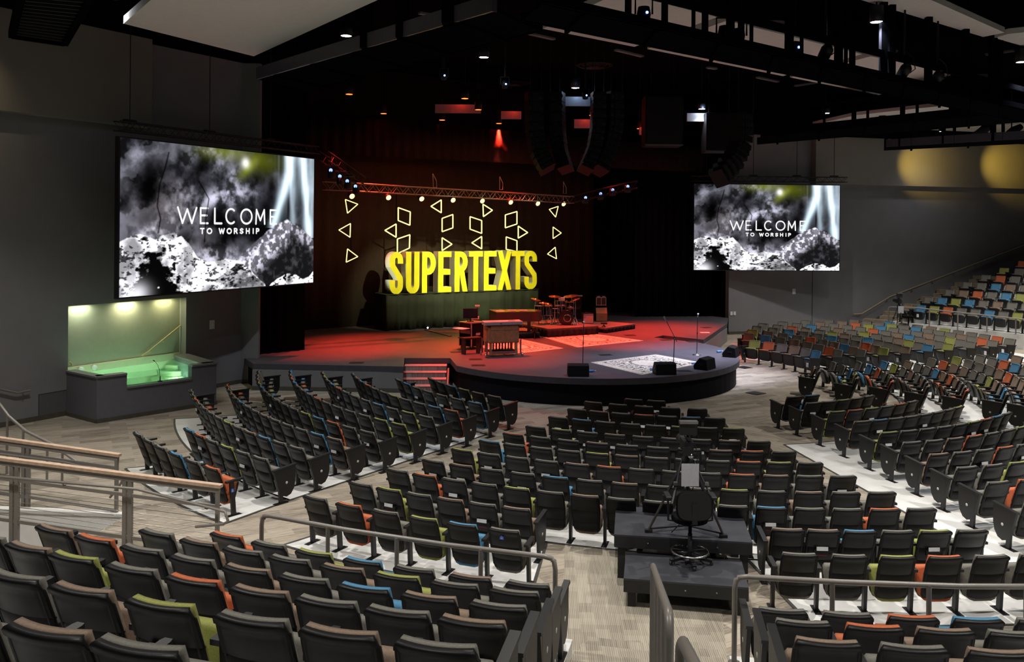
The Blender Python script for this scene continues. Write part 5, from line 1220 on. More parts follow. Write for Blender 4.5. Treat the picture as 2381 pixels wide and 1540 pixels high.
micstand('tall straight microphone stand behind the first stage-edge wedge', (1355, 856), (1357, 757))
micstand('microphone stand with a tilted boom arm on the white-lit rug', (1566, 852), (1568, 788), ((1550, 748), (1574, 795)), False)
micstand('straight microphone stand with round base close to the far steps', (1620, 826), (1622, 738))
# floor pockets in the stage
M_POCK = mat('floor_pocket_lid', (.035, .03, .028), .7)
for i, (x, y, a, lb) in enumerate([(1465, 780, .2, 'dark stage floor pocket by the amplifier riser'), (1408, 826, .25, 'dark stage floor pocket between the rugs'), (1548, 791, .2, 'dark stage floor pocket near the far steps'), (1106, 836, .1, 'dark stage floor pocket in front of the organ'), (1112, 850, .1, 'dark stage floor pocket by the striped steps'), (829, 844, 0, 'dark stage floor pocket at the straight stage front'), (1611, 795, .3, 'dark stage floor pocket under the round-based stand'), (1590, 863, .2, 'dark stage floor pocket behind the sideways wedge'), (1642, 762, .5, 'dark stage floor pocket on the far stage wing'), (1062, 819, .2, 'dark stage floor pocket beside the rolling rack')]):
    t = MB().box((0, 0, .004), (.42, .30, .008)).build('floor_pocket', M_POCK, None, on(x, y)); t.rotation_euler.z = a; MB().box((0, 0, .010), (.34, .22, .004)).build('lid', M_BLKM, t); tag(t, lb, 'floor box')
tag(MB().box((0, 0, .006), (.36, .26, .008)).build('paper_sheet', M_PAPER, None, on(1639, 774)), 'pink-lit sheet of paper on the far stage wing', 'paper')
# organ with keyboard on top
M_ORG = mat('organ_walnut', (.40, .215, .11), .5, noise=.22, scale=9); M_ORGD = mat('organ_dark_walnut', (.035, .018, .013), .45, noise=.2, scale=9)
op = on(1172, 830); og = thing('organ', 'wooden console organ on a wheeled dolly with a keyboard on top', 'organ', op, .32)
W2 = .50
o = MB().box((0, .32, .68), (1.0, .60, .50)).build('cabinet', M_ORG, og); bevel(o, .01)
MB().box((0, .015, .64), (.90, .02, .36)).build('back_panel', M_ORG, og); MB().box((.02, .20, .90), (.90, .40, .14)).build('music_shelf', M_ORG, og); MB().box((0, .30, .98), (1.02, .56, .03)).build('top', M_ORGD, og)
for x in (-.42, .42):
    for y in (.06, .56): MB().box((x, y, .27), (.07, .07, .36)).build('leg', M_ORG, og)
MB().box((0, .30, .16), (.84, .26, .05)).build('pedal_board', M_ORGD, og); MB().box((0, .06, .13), (.92, .05, .08)).build('dolly_bar', M_STEEL, og); MB().box((0, .58, .13), (.92, .05, .08)).build('dolly_bar', M_STEEL, og)
for x in (-.60, .60):
    for y in (.02, .56):
        MB().box((x * .92, y, .30), (.045, .045, .46)).build('dolly_post', M_STEEL, og)
        c = MB().lathe([(0, -.02), (.06, -.02), (.06, .02), (0, .02)], 14, (x, y - .02, .06), Matrix.Rotation(PI / 2, 3, 'Y')).build('caster', M_CHROME, og)
for i in range(6): MB().box((-.25 + .1 * i, .34, .3), (.035, .05, .26)).build('pedal', M_BLKM, og)
M_KEY = mat('silver_keyboard_case', (.50, .50, .55), .35, .3, noise=.05)
kp = og.location + Vector((0, 0, .995)); kb = thing('keyboard', 'silver electric keyboard lying on top of the organ, back towards the seats', 'keyboard', kp + Matrix.Rotation(.32, 3, 'Z') @ Vector((-.02, .14, 0)), .32)
o = MB().box((0, 0, .055), (1.25, .36, .11)).build('case', M_KEY, kb); bevel(o, .015)
for i in range(5): MB().box((-.5 + .25 * i, .13, .113), (.24, .09, .01)).build('key_block', M_SIGNW, kb)
MB().box((.30, -.03, .112), (.22, .08, .006)).build('display', M_BLKM, kb); MB().box((-.1, -.182, .05), (.05, .004, .02)).build('socket', M_BLKM, kb)
fc = bpy.data.curves.new('brand', 'FONT'); fc.body = 'YAMAHA'; fc.size = .075; fc.extrude = .001; fo = bpy.data.objects.new('brand_lettering', fc); COL.objects.link(fo); bpy.context.view_layer.update(); bm_ = bpy.data.meshes.new_from_object(fo.evaluated_get(bpy.context.evaluated_depsgraph_get())); bpy.data.objects.remove(fo); fo = bpy.data.objects.new('brand_lettering', bm_); COL.objects.link(fo); bm_.materials.clear(); bm_.materials.append(M_BLKM); fo.parent = kb; fo.location = (-.56, -.12, .112)
# bench
bn = thing('organ_bench', 'dark wooden organ bench beside the rolling rack', 'bench', on(1100, 824), .5)
MB().box((0, .15, .50), (.62, .30, .05)).build('seat', M_ORGD, bn)
for x in (-.26, .26): MB().box((x, .15, .24), (.04, .26, .48)).build('leg', M_ORGD, bn)
# rolling rack with monitor
rk = thing('equipment_rack', 'black rolling equipment rack with metal edges beside the organ', 'equipment rack', on(1082, 812), -.75)
o = MB().box((0, .30, .48), (.56, .62, .76)).build('case', M_BLACK, rk)
for x in (-.28, .28):
    for y in (0, .61): MB().box((x, y, .48), (.03, .03, .78)).build('edge_strip', M_STEEL, rk)
MB().box((0, .30, .875), (.60, .66, .03)).build('top', M_STEEL, rk); MB().box((0, -.18, .70), (.46, .40, .02)).build('drawer_tray', M_PAPER, rk); MB().box((0, -.01, .58), (.48, .02, .12)).build('patch_panel', M_STEEL, rk); MB().box((0, -.06, .38), (.48, .14, .03)).build('shelf', M_STEEL, rk); MB().box((.28, .3, .5), (.02, .2, .08)).build('handle', M_STEEL, rk)
for x in (-.22, .22):
    for y in (.06, .54): MB().lathe([(0, -.02), (.05, -.02), (.05, .02), (0, .02)], 12, (x, y, .05), Matrix.Rotation(PI / 2, 3, 'Y')).build('caster', M_PLAST, rk)
mp = rk.location + Vector((0, 0, .89)); mo = thing('monitor', 'thin black computer monitor standing on the rolling rack', 'monitor', mp + Vector((.15, .25, 0)), .1)
MB().box((0, 0, .27), (.50, .03, .34)).build('panel', M_FRAME, mo); MB().box((0, -.017, .27), (.47, .004, .31)).build('screen', mat('dark_glass', (.01, .008, .02), .15), mo); MB().box((0, .03, .09), (.05, .03, .18)).build('stand', M_BLKM, mo); MB().box((0, .02, .008), (.22, .16, .016)).build('foot', M_BLKM, mo)
# piano shell
gpn = thing('piano', 'low curved dark piano shell behind the organ with papers on it', 'piano', Vector((*xy(on(1186, 790, SZ) + Vector((.05, .25, 0))), DZ2)), .3)
prof = [(-.6, -.1), (.75, -.1)] + [(.75 + .45 * math.sin(a), .25 - .45 * math.cos(a)) for a in [PI * i / 10 for i in range(1, 10)]] + [(.75, .70), (.2, .75), (-.3, .9), (-.6, .9)]
MB().prism(prof, .42, .76).build('body', M_ORGD, gpn); MB().prism([(x * 1.01, y * 1.01) for x, y in prof], .76, .79).build('lid', mat('piano_lid', (.10, .075, .03), .2, noise=.05), gpn)
for x, y in ((-.5, 0), (.7, .1), (-.5, .7)): MB().box((x, y, .21), (.1, .1, .42)).build('leg', M_ORGD, gpn)
for i, (x, y, a) in enumerate([(-.35, .3, .2), (.15, .45, .5), (.55, .35, .2)]):
    tag(MB().box((0, 0, .004), (.30, .22, .006)).build('sheet_music', M_PAPER, None, gpn.location + Matrix.Rotation(.3, 3, 'Z') @ Vector((x, y, .792))), ['sheet of music at the pool side of the piano lid', 'sheet of music in the middle of the piano lid', 'sheet of music on the rounded end of the piano lid'][i], 'paper')
for x, y, Y, lb, w_, h_ in [(1110, 712, 29.5, 'small red-lit music stand plate in front of the letter table', .16, .06), (1104, 739, 28.6, 'red-lit music stand with a curled sheet behind the rack', .28, .09)]:
    p = at_y(x, y, Y); t = thing('music_stand', lb, 'music stand', Vector((p.x, p.y, SZ))); MB().box((0, 0, p.z - SZ), (w_, .10, h_)).build('desk', M_PAPER, t); MB().tube([(0, .03, .02), (0, .03, p.z - SZ)], .012, 6).build('pole', M_BLKM, t)
    for k in range(3): MB().tube([(0, .03, .15), (.22 * math.cos(2.1 * k), .03 + .22 * math.sin(2.1 * k), .01)], .010, 5).build('leg', M_BLKM, t)
t = thing('floor_lamp', 'tiny blue-white floor lamp at the foot of the letter table', 'lamp', on(995, 766)); MB().lathe([(0, 0), (.09, 0), (.09, .12), (.0, .16)], 10).build('housing', M_BLKM, t); MB().lathe([(0, 0), (.03, .004)], 8, (0, -.092, .07), Matrix.Rotation(PI / 2, 3, 'X')).build('lens', emis('tiny_blue_lens', (.5, .6, 1), 20), t)
tag(MB().bar(on(990, 768) + Vector((0, 0, .02)), on(1048, 783) + Vector((0, 0, .02)), .10, .03).build('cable_ramp', M_RISER), 'flat cable ramp lying on the deck beside the rack', 'cable ramp')
for x, y0, y1, lb in [(1243, 787, 768, 'small black folding stool on tripod legs in front of the low organ riser'), (1404, 773, 752, 'small black tripod side table with a box beside the drum riser')]:
    b = on(x, y0); h = at_y(x, y1, b.y).z - SZ; t = thing('tripod_stand', lb, 'stand', b)
    for k in range(3): MB().tube([(0, 0, h * .85), (.22 * math.cos(2.1 * k + .5), .22 * math.sin(2.1 * k + .5), .01)], .014, 6).build('leg', M_BLKM, t)
    MB().box((0, 0, h), (.24, .20, .05)).build('top', M_BLKM, t)
# drum kit
M_DRUM = mat('black_drum_lacquer', (.012, .012, .013), .15, noise=.05); M_HEAD = mat('drum_head', (.30, .29, .28), .5); M_CYM = mat('bronze_cymbal', (.70, .45, .18), .25, .9, noise=.1)
dP = on(1318, 757, DZ)
def drum(label, c, r, h, tilt=0, horizontal=False, name='tom_drum', legs=True, rz=0):
    t = thing(name, label, 'drum', c, rz)
    R_ = Matrix.Rotation(PI / 2, 3, 'X') if horizontal else Matrix.Rotation(tilt, 3, 'X'); cc = (0, 0, 0)
    MB().lathe([(r, -h / 2), (r, h / 2)], 24, cc, R_).build('shell', M_DRUM, t)
    for s in (-1, 1):
        MB().lathe([(r * 1.0, s * h / 2 - .012), (r * 1.05, s * h / 2 - .012), (r * 1.05, s * h / 2 + .012), (r * .98, s * h / 2 + .012)], 24, cc, R_).build('hoop', M_CHROME if not horizontal else M_DRUM, t)
        MB().lathe([(r, s * h / 2), (0, s * h / 2)], 24, cc, R_).build('head', M_DRUM if horizontal else M_HEAD, t)
    for k in range(6):
        a = k * PI / 3 + .3; p = R_ @ Vector((r * 1.03 * math.cos(a), r * 1.03 * math.sin(a), -h * .45)); q = R_ @ Vector((r * 1.03 * math.cos(a), r * 1.03 * math.sin(a), h * .45)); MB().tube([p, q], .008, 5).build('lug_rod', M_CHROME, t)
    if legs:
        for k in range(3):
            a = 2.1 * k + .4; MB().tube([(r * 1.05 * math.cos(a), r * 1.05 * math.sin(a), 0), (r * 1.25 * math.cos(a), r * 1.25 * math.sin(a), -(c.z - DZ) + .005)], .009, 5).build('leg', M_CHROME, t)
    return t
bd = drum('black bass drum with a chrome ring on its front head', dP + Vector((0, .25, .29)), .28, .42, 0, True, 'bass_drum', False, -.15)
MB().lathe([(.125, .225), (.145, .225), (.145, .212), (.125, .212)], 24, (.05, 0, -.02), Matrix.Rotation(PI / 2, 3, 'X')).build('port_ring', M_CHROME, bd)
for s in (-1, 1): MB().tube([(s * .27, -.1, -.05), (s * .36, -.2, -.285)], .012, 6).build('spur', M_CHROME, bd)
def dp(x, y, Y): return at_y(x, y, Y)
Y0 = dP.y
drum('black floor tom at the pool-side end of the drum kit', dp(1254, 722, Y0 + .5), .20, .36); drum('second black floor tom, next to the bass drum', dp(1273, 722, Y0 + .6), .20, .36)
drum('small black rack tom above the bass drum, first of three', dp(1297, 707, Y0 + .3), .13, .18, -.4); drum('small black rack tom above the bass drum, second of three', dp(1308, 707, Y0 + .32), .13, .18, -.4); drum('small black rack tom above the bass drum, third of three', dp(1326, 711, Y0 + .4), .15, .2, -.4)
drum('shallow snare drum behind the bass drum', dp(1290, 722, Y0 + .9), .17, .14)
for i, (x, y, r, dy, fx, tl_) in enumerate([(1246, 697, .20, .3, 1243, .25), (1263, 705, .17, .5, 1262, .0), (1275, 707.5, .15, .35, 1279, .12), (1290, 690, .24, .25, 1290, .05), (1327, 689, .28, .5, 1334, -.12), (1318, 702, .16, .4, 1334, .0), (1337, 697, .20, .3, 1338, -.3)]):
    c = dp(x, y, Y0 + dy); f = dp(fx, 750, Y0 + dy); f.z = DZ
    t = thing('cymbal_stand', 'cymbal on a chrome stand, ' + ORD[i] + ' from the pool-side end of the drum kit', 'cymbal', f, 0, 'drum kit cymbals')
    v = c - f; Rm = Matrix.Rotation(tl_, 3, 'Y') @ Matrix.Rotation(.12, 3, 'X')
    MB().lathe([(r, 0), (r * .25, .022), (r * .15, .04), (0, .045)], 22, v, Rm).build('cymbal', M_CYM, t)
    MB().tube([(0, 0, .25), (0, 0, v.z * .75), v + Vector((0, 0, -.02)), v + Vector((0, 0, .06))], .012, 6).build('pole', M_CHROME, t)
    for k in range(3): a = 2.1 * k + .5 * i; MB().tube([(0, 0, .3), (.2 * math.cos(a), .2 * math.sin(a), .012)], .010, 5).build('leg', M_CHROME, t)
c = dp(1306, 695, Y0 + .3); tag(MB().box((0, 0, 0), (.24, .10, .10)).build('drum_pad', M_PAPER, None, Vector((c.x, c.y, c.z))), 'red-lit electronic pad between the two high cymbals', 'drum pad')
MB().tube([(0, 0, -.05), (0, 0, -(c.z - DZ))], .012, 6).build('pole', M_CHROME, [o for o in COL.objects if o.name == 'drum_pad'][0])
# amplifiers
M_GCL = mat('silver_grille_cloth', (.50, .47, .44), .8, noise=.12, scale=50); M_TGC = mat('tan_grille_cloth', (.42, .24, .13), .85, noise=.12, scale=50)
def amp(label, p, wd, dp_, h, cloth, rz=.0, split=False, slant=0, name='guitar_amplifier'):
    t = thing(name, label, 'amplifier', p, rz)
    M = Matrix(((0, 0, 1, 0), (1, 0, 0, 0), (0, 1, 0, 0), (0, 0, 0, 1)))
    o = MB().prism([(0, 0), (dp_, 0), (dp_, h), (slant, h), (0, h * .55)], -wd / 2, wd / 2, M).build('cabinet', M_BLACK, t); bevel(o, .012)
    mb = MB()
    z0 = .04; zt = h - (.10 if not slant else .04)
    if split:
        for s in (-1, 1):
            MB().box((s * wd * .235, -.008, h * .45), (wd * .42, .016, h * .76)).build('grille', M_ORGD, t)
        for z in (.05, h * .87): MB().box((0, -.012, z), (wd * .96, .024, .02)).build('piping', M_GCL, t)
        for s in (-.48, 0, .48): MB().box((s * wd, -.012, h * .46), (.018, .024, h * .82)).build('piping', M_GCL, t)
        for s in (-1, 1): MB().box((s * wd * .25, -.01, h * .94), (wd * .3, .02, .05)).build('control_plate', M_STEEL, t)
    else:
        if slant:
            MB().box((0, -.008, h * .29), (wd * .92, .016, h * .50)).build('grille', cloth, t)
            a, b = Vector((0, 0, h * .56)), Vector((0, slant, h * .97)); d_ = b - a; n_ = Vector((0, -d_.z, d_.y)).normalized() * .008
            MB().quad(a + n_ + Vector((-wd * .46, 0, 0)), a + n_ + Vector((wd * .46, 0, 0)), b + n_ + Vector((wd * .46, 0, 0)), b + n_ + Vector((-wd * .46, 0, 0))).build('grille', cloth, t)
            MB().box((0, -.02, h * .42), (.14, .01, .025)).build('badge', M_STEEL, t)
        else:
            MB().box((0, -.008, h * .43), (wd * .92, .016, h * .76)).build('grille', cloth, t); MB().box((0, -.01, h * .90), (wd * .92, .02, .05)).build('control_plate', M_STEEL, t); MB().box((-wd * .33, -.02, h * .70), (.10, .01, .02)).build('badge', M_STEEL, t)
    MB().tube([(-.09, dp_ / 2, h), (-.07, dp_ / 2, h + .03), (.07, dp_ / 2, h + .03), (.09, dp_ / 2, h)], .010, 6).build('handle', M_BLKM, t)
    return t
pA = on(1368, 753, DZ); amp('black guitar amplifier with silver grille cloth on the drum riser corner', pA, .42, .28, .40, M_GCL, .12)
pB = on(1399, 748, DZ2); a_ = amp('tall slanted speaker cabinet with tan grille on the low riser', pB, .50, .40, .58, M_TGC, .12, slant=.10, name='speaker_cabinet')
amp('small black amplifier with twin brown grilles stacked on the tan cabinet', pB + Vector((-.02, .08, .625)), .42, .28, .42, M_TGC, .12, split=True)
pD = on(1347, 748, DZ) + Vector((0, .9, 0)); t = thing('monitor_rack', 'black drum monitor speaker with a small mixer on top behind the cymbals', 'loudspeaker', pD); MB().box((0, .2, .45), (.34, .36, .9)).build('cabinet', M_SPK, t); MB().lathe([(0, -.005), (.13, -.005), (.14, .02)], 20, (0, .01, .55), Matrix.Rotation(PI / 2, 3, 'X')).build('driver', M_GRILL, t); MB().box((0, .15, .95), (.40, .22, .05)).build('mixer', M_STEEL, t)

# ================================================================== CAMERA PLATFORM
def deck(label, fl, fr, depth, z, legz=0.0):
    P, Q = at_z(*fl, z), at_z(*fr, z); L = (Q - P).length; rz = math.atan2((Q - P).y, (Q - P).x)
    t = thing('platform', label, 'platform', Vector((P.x, P.y, 0)), rz)
    MB().box((L / 2, depth / 2, z - .012), (L, depth, .024)).build('plywood_top', M_DECK, t)
    for y in (.022, depth - .022): MB().box((L / 2, y, z - .10), (L, .045, .15)).build('side_board', M_DECKF, t)
    for x in (.022, L - .022): MB().box((x, depth / 2, z - .10), (.045, depth - .09, .15)).build('side_board', M_DECKF, t)
    for x in (.10, L - .10):
        for y in (.10, depth - .10): MB().box((x, y, (z - .03) / 2), (.10, .10, z - .03)).build('leg', M_DECKF, t)
    for i in range(3):
        MB().lathe([(.012, 0), (.012, .006), (0, .006)], 6, (L * (.25 + .25 * i), 0, z - .10), Matrix.Rotation(PI / 2, 3, 'X')).build('bolt', M_STEEL, t)
    return t, P, Q
pu, UA, UB = deck('higher black plywood platform carrying the camera tripod', (1428, 1243), (1750, 1262), 1.2, .62)
pl, LA, LB = deck('lower black plywood platform carrying the operator stool', (1450, 1345), (1741, 1367), .86, .38)
# broadcast camera on tripod
M_TRI = mat('dark_bronze_tube', (.05, .045, .04), .4, .5)
def tripod_camera(label, feet, z, headpx, Y, labelb, monitor=True, sheet=True):
    F = [at_z(x, y, z) for x, y in feet]; cen_ = sum(F, Vector()) / 3
    top = at_y(*headpx, cen_.y); t = thing('broadcast_camera', label, 'camera', Vector((cen_.x, cen_.y, z)))
    B = Vector((cen_.x, cen_.y, z)); hd = Vector((top.x - B.x, 0, top.z - z))
    for f in F:
        l = f - B; l.z = .03; k = hd + Vector((l.x * .12, l.y * .12, -.02))
        leg = MB().tube([l, l.lerp(k, .52)], .017, 8).build('leg', M_TRI, t); MB().tube([l.lerp(k, .45), k], .024, 8).build('upper_tube', M_BLKM, leg); MB().box(l + Vector((0, 0, -.01)), (.10, .06, .04)).build('foot', M_BLKM, leg); MB().box(l.lerp(k, .48), (.06, .06, .07)).build('clamp', M_BLKM, leg)
        MB().bar((0, 0, .05), l * .96 + Vector((0, 0, .02)), .025, .018).build('spreader', M_BLKM, t)
    MB().lathe([(.05, -.10), (.08, -.06), (.085, .03), (.06, .06), (.06, .12), (0, .12)], 14, hd).build('fluid_head', M_BLKM, t)
    for s in (-1, 1):
        MB().tube([hd + Vector((s * .08, -.02, .02)), hd + Vector((s * .14, -.12, -.12)), hd + Vector((s * .24, -.34, -.36))], .012, 8).build('pan_handle', M_BLKM, t); MB().tube([hd + Vector((s * .225, -.30, -.33)), hd + Vector((s * .29, -.42, -.47))], .022, 8).build('grip', M_PLAST, t)
        MB().box(hd + Vector((s * .21, -.26, -.24)), (.05, .06, .04)).build('remote_control', M_STEEL, t)
    o = MB().box(hd + Vector((0, .05, .21)), (.13, .34, .17)).build('camera_body', M_BLKM, t); bevel(o, .012)
    MB().lathe([(.06, 0), (.065, .10), (.075, .22), (.05, .22)], 16, hd + Vector((0, .22, .21)), Matrix.Rotation(-PI / 2, 3, 'X')).build('lens', M_PLAST, t); MB().box(hd + Vector((0, -.02, .33)), (.05, .26, .03)).build('carry_handle', M_BLKM, t); MB().box(hd + Vector((-.03, -.14, .17)), (.10, .05, .12)).build('battery', M_PLAST, t); MB().lathe([(0, 0), (.035, 0), (.035, -.05)], 10, hd + Vector((.02, -.15, .10)), Matrix.Rotation(PI / 2, 3, 'X')).build('rear_lens', M_CHROME, t)
    if monitor:
        MB().box(hd + Vector((0, -.05, .46)), (.24, .05, .17)).build('viewfinder', M_FRAME, t); MB().box(hd + Vector((0, -.06, .555)), (.25, .10, .035)).build('sun_hood', M_STEEL, t); MB().tube([hd + Vector((0, 0, .33)), hd + Vector((0, -.03, .40))], .02, 6).build('bracket', M_BLKM, t)
    if sheet: MB().box(hd + Vector((0, -.20, -.14)), (.24, .006, .31)).build('cue_sheet', mat('grey_white_sheet', (.42, .42, .46), .8, noise=.08, scale=30), t)
    MB().tube([hd + Vector((.07, -.06, .3)), hd + Vector((.13, -.08, .1)), hd + Vector((.08, -.1, -.2)), hd + Vector((.02, -.18, -.5)), Vector((-.15, -.2, .12)), Vector((-.25, -.2, .02))], .007, 5).build('cable', M_BLKM, t)
    return t
tripod_camera('large broadcast camera on a tripod with a white cue sheet, on the black platform', [(1508, 1238), (1682, 1250), (1600, 1205)], .62, (1598, 1072), 12, '')
# operator stool
def stool(label, px, z, back=True, rz=0., ring=True, s=1.0):
    b = at_z(*px, z); t = thing('drafting_stool', label, 'stool', b, rz)
    for k in range(5):
        a = -PI / 2 + 2 * PI * k / 5; e = Vector((.29 * math.cos(a), .29 * math.sin(a), .055)); MB().bar((0, 0, .085), e, .05, .035).build('base_leg', M_PLAST, t); MB().lathe([(.022, 0), (.022, .045), (0, .05)], 10, (e.x * .97, e.y * .97, 0)).build('glide', M_PLAST, t)
    MB().lathe([(.030, .06), (.030, .38), (.024, .38), (.024, .54), (0, .54)], 12).build('column', M_BLKM, t)
    if ring:
        MB().tube([(.24 * math.cos(a), .24 * math.sin(a), 0.15) for a in [2 * PI * i / 32 for i in range(32)]], .012, 8, True).build('foot_ring', M_CHROME, t)
        for k in range(5): a = 2 * PI * k / 5 + .3; MB().bar((.03 * math.cos(a), .03 * math.sin(a), .15), (.235 * math.cos(a), .235 * math.sin(a), .15), .02, .012).build('ring_spoke', M_BLKM, t)
    o = MB().prism([(.25 * math.cos(a) * (1 if abs(math.cos(a)) < .9 else .97), .04 + .24 * math.sin(a)) for a in [2 * PI * i / 20 for i in range(20)]], .54, .615).build('seat', M_CURT, t); bevel(o, .025, 3)
    if back:
        M = Matrix.Translation((0, -.22, .82)) @ Matrix.Rotation(math.radians(-8), 4, 'X')
        pts = [(.235 * math.copysign(abs(math.cos(a)) ** .55, math.cos(a)), .19 * math.copysign(abs(math.sin(a)) ** .55, math.sin(a))) for a in [2 * PI * i / 28 for i in range(28)]]
        M2 = M @ Matrix(((1, 0, 0, 0), (0, 0, 1, 0), (0, 1, 0, 0), (0, 0, 0, 1)))
        o = MB().prism(pts, -.035, .035, M2).build('backrest', M_CURT, t); bevel(o, .02, 3)
        o = MB().prism([(x * .93, y * .93) for x, y in pts], -.05, -.030, M2).build('back_shell', M_PLAST, t)
        MB().bar((0, -.12, .54), (0, -.29, .60), .07, .02).build('back_bracket', M_BLKM, t); MB().bar((0, -.285, .60), (0, -.265, .86), .07, .025, (0, 1, 0)).build('back_bar', M_BLKM, t)
        for s_ in (-1, 1):
            MB().tube([(s_ * .16, 0, .54), (s_ * .29, 0, .56), (s_ * .30, -.01, .86)], .015, 8).build('arm_bracket', M_BLKM, t); o = MB().box((s_ * .30, .02, .88), (.075, .26, .035)).build('armrest', M_PLAST, t); bevel(o, .012)
    return t
stool('tall black operator chair with a chrome foot ring on the lower platform', (1604, 1308), .38)
# far camera position
fpA, fpB, fpC, fpD = [at_z(x, y, .55) for x, y in [(1995, 771), (2140, 770), (2156, 757), (2060, 757)]]
t = thing('platform', 'flat dark camera platform below the far raised seats', 'platform')
MB().prism([xy(fpA), xy(fpB), xy(fpB + Vector((.3, 2.0, 0))), xy(fpA + Vector((.6, 2.0, 0)))], .52, .56).build('plywood_top', M_DECK, t)
for p in (fpA, fpB, fpB + Vector((.3, 2.0, 0)), fpA + Vector((.6, 2.0, 0))): MB().box((p.x, p.y + .1, .26), (.1, .1, .52)).build('leg', M_DECKF, t)
MB().bar(fpA + Vector((0, .02, -.09)), fpB + Vector((0, .02, -.09)), .05, .14).build('side_board', M_DECKF, t)
tripod_camera('distant camera on a tripod below the wall handrail', [(2068, 766), (2100, 768), (2085, 760)], .56, (2090, 712), 38, '', True, True)
stool('distant black backless stool beside the far tripod', (2112, 768), .56, False, 0, False)

# ================================================================== RAILS
def guard(label, pts, base, r=.026, posts=(), hook=True, name='guard_rail'):
    t = thing(name, label, 'railing'); P = [Vector(p) for p in pts]
    def rnd(A, B_, C, k=.12):
        a, c = B_ + (A - B_).normalized() * k, B_ + (C - B_).normalized() * k; return [a, a.lerp(B_, .7) .lerp(c, .12), (a + c) / 2 * .3 + B_ * .7 if False else a.lerp(c, .5).lerp(B_, .45), c.lerp(B_, .7).lerp(a, .12), c]
    path = []
    e0_, e1_ = Vector((P[0].x, P[0].y, base)), Vector((P[-1].x, P[-1].y, base))
    path = [e0_] + rnd(e0_, P[0], P[1]) + P[1:-1] + rnd(P[-2], P[-1], e1_) + [e1_]
    MB().tube(path, r, 10).build('top_rail', M_RAIL, t)
    for p in posts: MB().tube([(p.x, p.y, base), (p.x, p.y, p.z)], r * .92, 10).build('post', M_RAIL, t)
    for p in [e0_, e1_] + [Vector((p.x, p.y, base)) for p in posts]: MB().lathe([(.0, .012), (.06, .012), (.06, 0)], 12, p).build('flange', M_RAIL, t)
    return t
RR = 17.79
g1 = [polar(RR, th, 1.46) for th in (-25.75, -22, -18, -14.3)]
guard('long taupe guard rail in front of the raised near seats', g1, .62, posts=[polar(RR, th, 1.46) for th in (-22.75, -19.95, -16.85)])
MB
g2 = [polar(17.86, th, 1.46) for th in (-8.65, -5.5, -2, 3)]
guard('taupe guard rail in front of the raised side seats beyond the steps', g2, .62, posts=[polar(17.86, th, 1.46) for th in (-5.75, -2.9, 0)])
# stair handrails in the middle of the steps
def stair_rail(label, A, Bp, hA, hB, n, za, zb):
    t = thing('stair_handrail', label, 'handrail'); A, Bp = Vector(A), Vector(Bp); d = Bp - A
    a0_, b0_ = A + Vector((0, 0, za)), Bp + Vector((0, 0, zb)); a1_, b1_ = A + Vector((0, 0, hA)), Bp + Vector((0, 0, hB)); u = (b1_ - a1_).normalized()
    MB().tube([a0_, a1_ - Vector((0, 0, .10)), a1_ - Vector((0, 0, .03)) + u * .02, a1_ + u * .10, b1_ - u * .10, b1_ - Vector((0, 0, .03)) - u * .02, b1_ - Vector((0, 0, .10)), b0_], .021, 10).build('top_rail', M_RAIL, t)
    for i in range(n):
        f = (i + 1) / (n + 1); p, q = a0_.lerp(b0_, f), a1_.lerp(b1_, f); MB().tube([p, q], .012, 8).build('baluster', M_RAIL, t)
s0 = at_y(1518, 1314, 6.4); s1 = at_y(1556, 1428, 3.6)
stair_rail('taupe stair handrail with upright bars beside the black platforms', (s0.x, s0.y, 0), (s1.x, s1.y, 0), s0.z, s1.z, 4, 1.25, 2.2)
s0 = at_y(1583, 1482, 3.0); s1 = at_y(1660, 1640, 2.1)
stair_rail('second taupe stair handrail at the bottom edge of the photo', (s0.x, s0.y, 0), (s1.x, s1.y, 0), s0.z, s1.z, 2, 2.4, 2.7)
# ramp railings with wooden caps
def ramp_rail(label, capL, capR, z_cap, yL, yR, posts, base, cables, hand=None, endpost=True):
    t = thing('ramp_railing', label, 'railing')
    P, Q = at_y(*capL, yL), at_y(*capR, yR); d = (Q - P).normalized(); n = Vector((d.y, -d.x, 0)).normalized()
    MB().bar(P, Q, .09, .045).build('wood_cap', M_WOOD, t); MB().bar(P - Vector((0, 0, .06)), Q - Vector((0, 0, .06)) - d * .03, .05, .07).build('cap_channel', M_RAIL, t)
    def atx(x, off=0):
        u = (x - PX) / F_PX; Y = (P.x * d.y - P.y * d.x) / (u * d.y - d.x); f = (Y - P.y) / (Q.y - P.y) if abs(Q.y - P.y) > 1e-6 else 0; return P.lerp(Q, f)
    for x in posts:
        c = atx(x)
        for s in (-.045, .045): MB().bar(c + d * s - Vector((0, 0, .08)), Vector((c.x, c.y, base)) + d * s, .05, .06, (d.x, d.y, 0)).build('post', M_RAIL, t)
    e = Q - d * .06; MB().bar(e - Vector((0, 0, .08)), Vector((e.x, e.y, base)), .045, .05, (d.x, d.y, 0)).build('post', M_RAIL, t)
    for z in cables[1]: MB().bar(P - Vector((0, 0, z)), e - Vector((0, 0, z)), .03, .05).build('cross_bar', M_RAIL, t)
    for i in range(cables[0]):
        z = cables[2] + cables[3] * i; MB().tube([P - Vector((0, 0, z)), e - Vector((0, 0, z))], .005, 5).build('cable', M_STEEL, t)
    if hand:
        H_p = [at_y(x, y, yy_) for x, y, yy_ in hand]; MB().tube(H_p, .022, 8).build('handrail', M_RAIL, t)
        for k in (.2, .62):
            c = H_p[0].lerp(H_p[1], k); MB().tube([c, c - Vector((0, 0, .05)), c + Vector((0, .07, -.06))], .010, 6).build('bracket', M_RAIL, t)
    return t
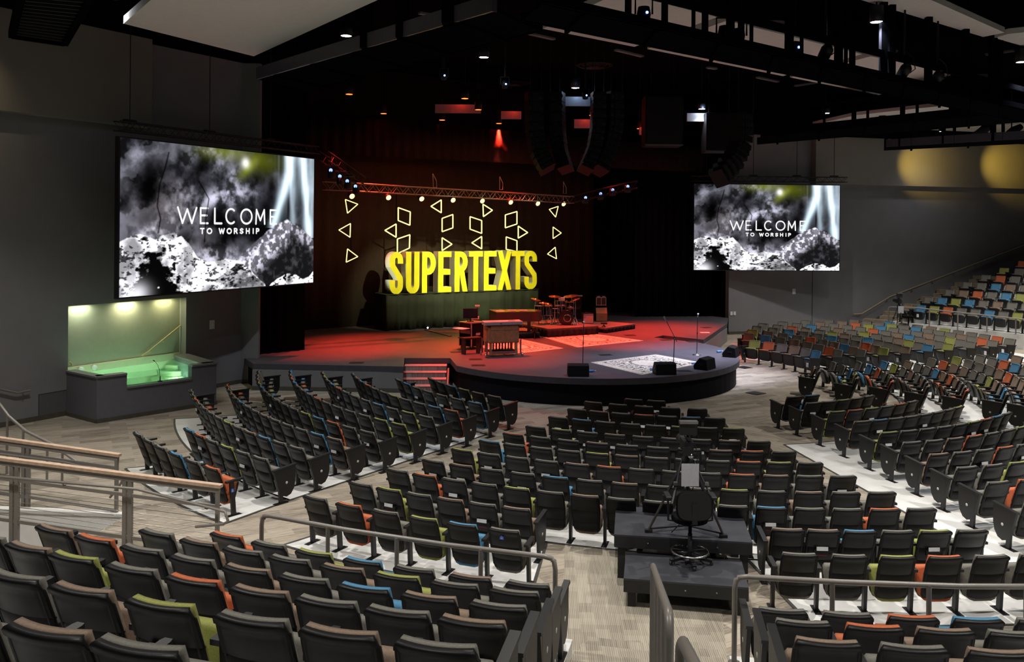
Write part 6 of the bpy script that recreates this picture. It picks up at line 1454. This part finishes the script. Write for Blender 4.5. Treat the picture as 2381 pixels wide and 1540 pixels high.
ramp_rail('front ramp railing with a pale wood cap, cables and a looped handrail', (-120, 1051), (515, 1131), 1.07, 13.0, 12.05, (39, 302), -.35, (7, (.30, .92), .40, .075), [(-120, 1098, 12.9), (320, 1138, 12.2), (523, 1190, 11.95), (530, 1212, 11.9), (520, 1219, 11.9), (455, 1225, 12.0)])
ramp_rail('rear ramp railing with a pale wood cap above the pale entry wall', (-120, 1003), (279, 1059), 1.07, 14.6, 13.95, (65,), .0, (0, (.22, .92), .4, .1), [(-120, 1040, 14.5), (150, 1075, 14.1), (275, 1106, 13.9), (285, 1112, 13.9), (283, 1122, 13.9), (256, 1157, 14.0)])
# curved pipe rail coming down from the pool side
t = thing('pipe_handrail', 'curved taupe pipe handrail sloping down beyond the ramp', 'handrail')
P = [at_y(x, y, Y) for x, y, Y in [(-80, 860, 16.2), (-10, 928, 16.3), (20, 968, 16.2), (60, 1003, 16.0), (125, 1035, 15.6), (190, 1082, 15.3)]]
MB().tube(P, .028, 10).build('top_rail', M_RAIL, t)
for x, y, Y in [(17, 966, 16.2), (54, 998, 16.0), (110, 1028, 15.7), (145, 1050, 15.5)]:
    p = at_y(x, y, Y); MB().tube([p, (p.x, p.y, .0)], .022, 8).build('post', M_RAIL, t)
# wall handrail and guard rail by the far raised seats
t = thing('wall_handrail', 'long brass-coloured handrail climbing the far wall beside the stairs', 'handrail')
P = [rw(x, y, .10) for x, y in [(1985, 731), (2004, 730), (2070, 690), (2381, 570), (2460, 540)]]
MB().tube(P, .03, 8).build('rail', mat('tan_rail', (.34, .26, .15), .4, noise=.05), t)
for x, y in [(2063, 695), (2121, 672), (2169, 653), (2218, 634), (2267, 615), (2315, 597), (2360, 579)]:
    p = rw(x, y, .10); MB().tube([p, p - Vector((0, 0, .10)), rw(x, y + 5, .0)], .02, 6).build('bracket', M_RAIL, t)
GP = [at_y(x, y, Y) for x, y, Y in [(2066, 714, 37.6), (2130, 716, 36.8), (2381, 743, 34.4), (2440, 750, 33.9)]]
gz = .60
guard('taupe guard rail in front of the far raised seats', GP, gz, .03, [at_y(x, y, Y) for x, y, Y in [(2096, 714.5, 37.2), (2161, 718.5, 36.4), (2227, 726, 35.8), (2295, 734, 35.2), (2362, 741, 34.6)]])
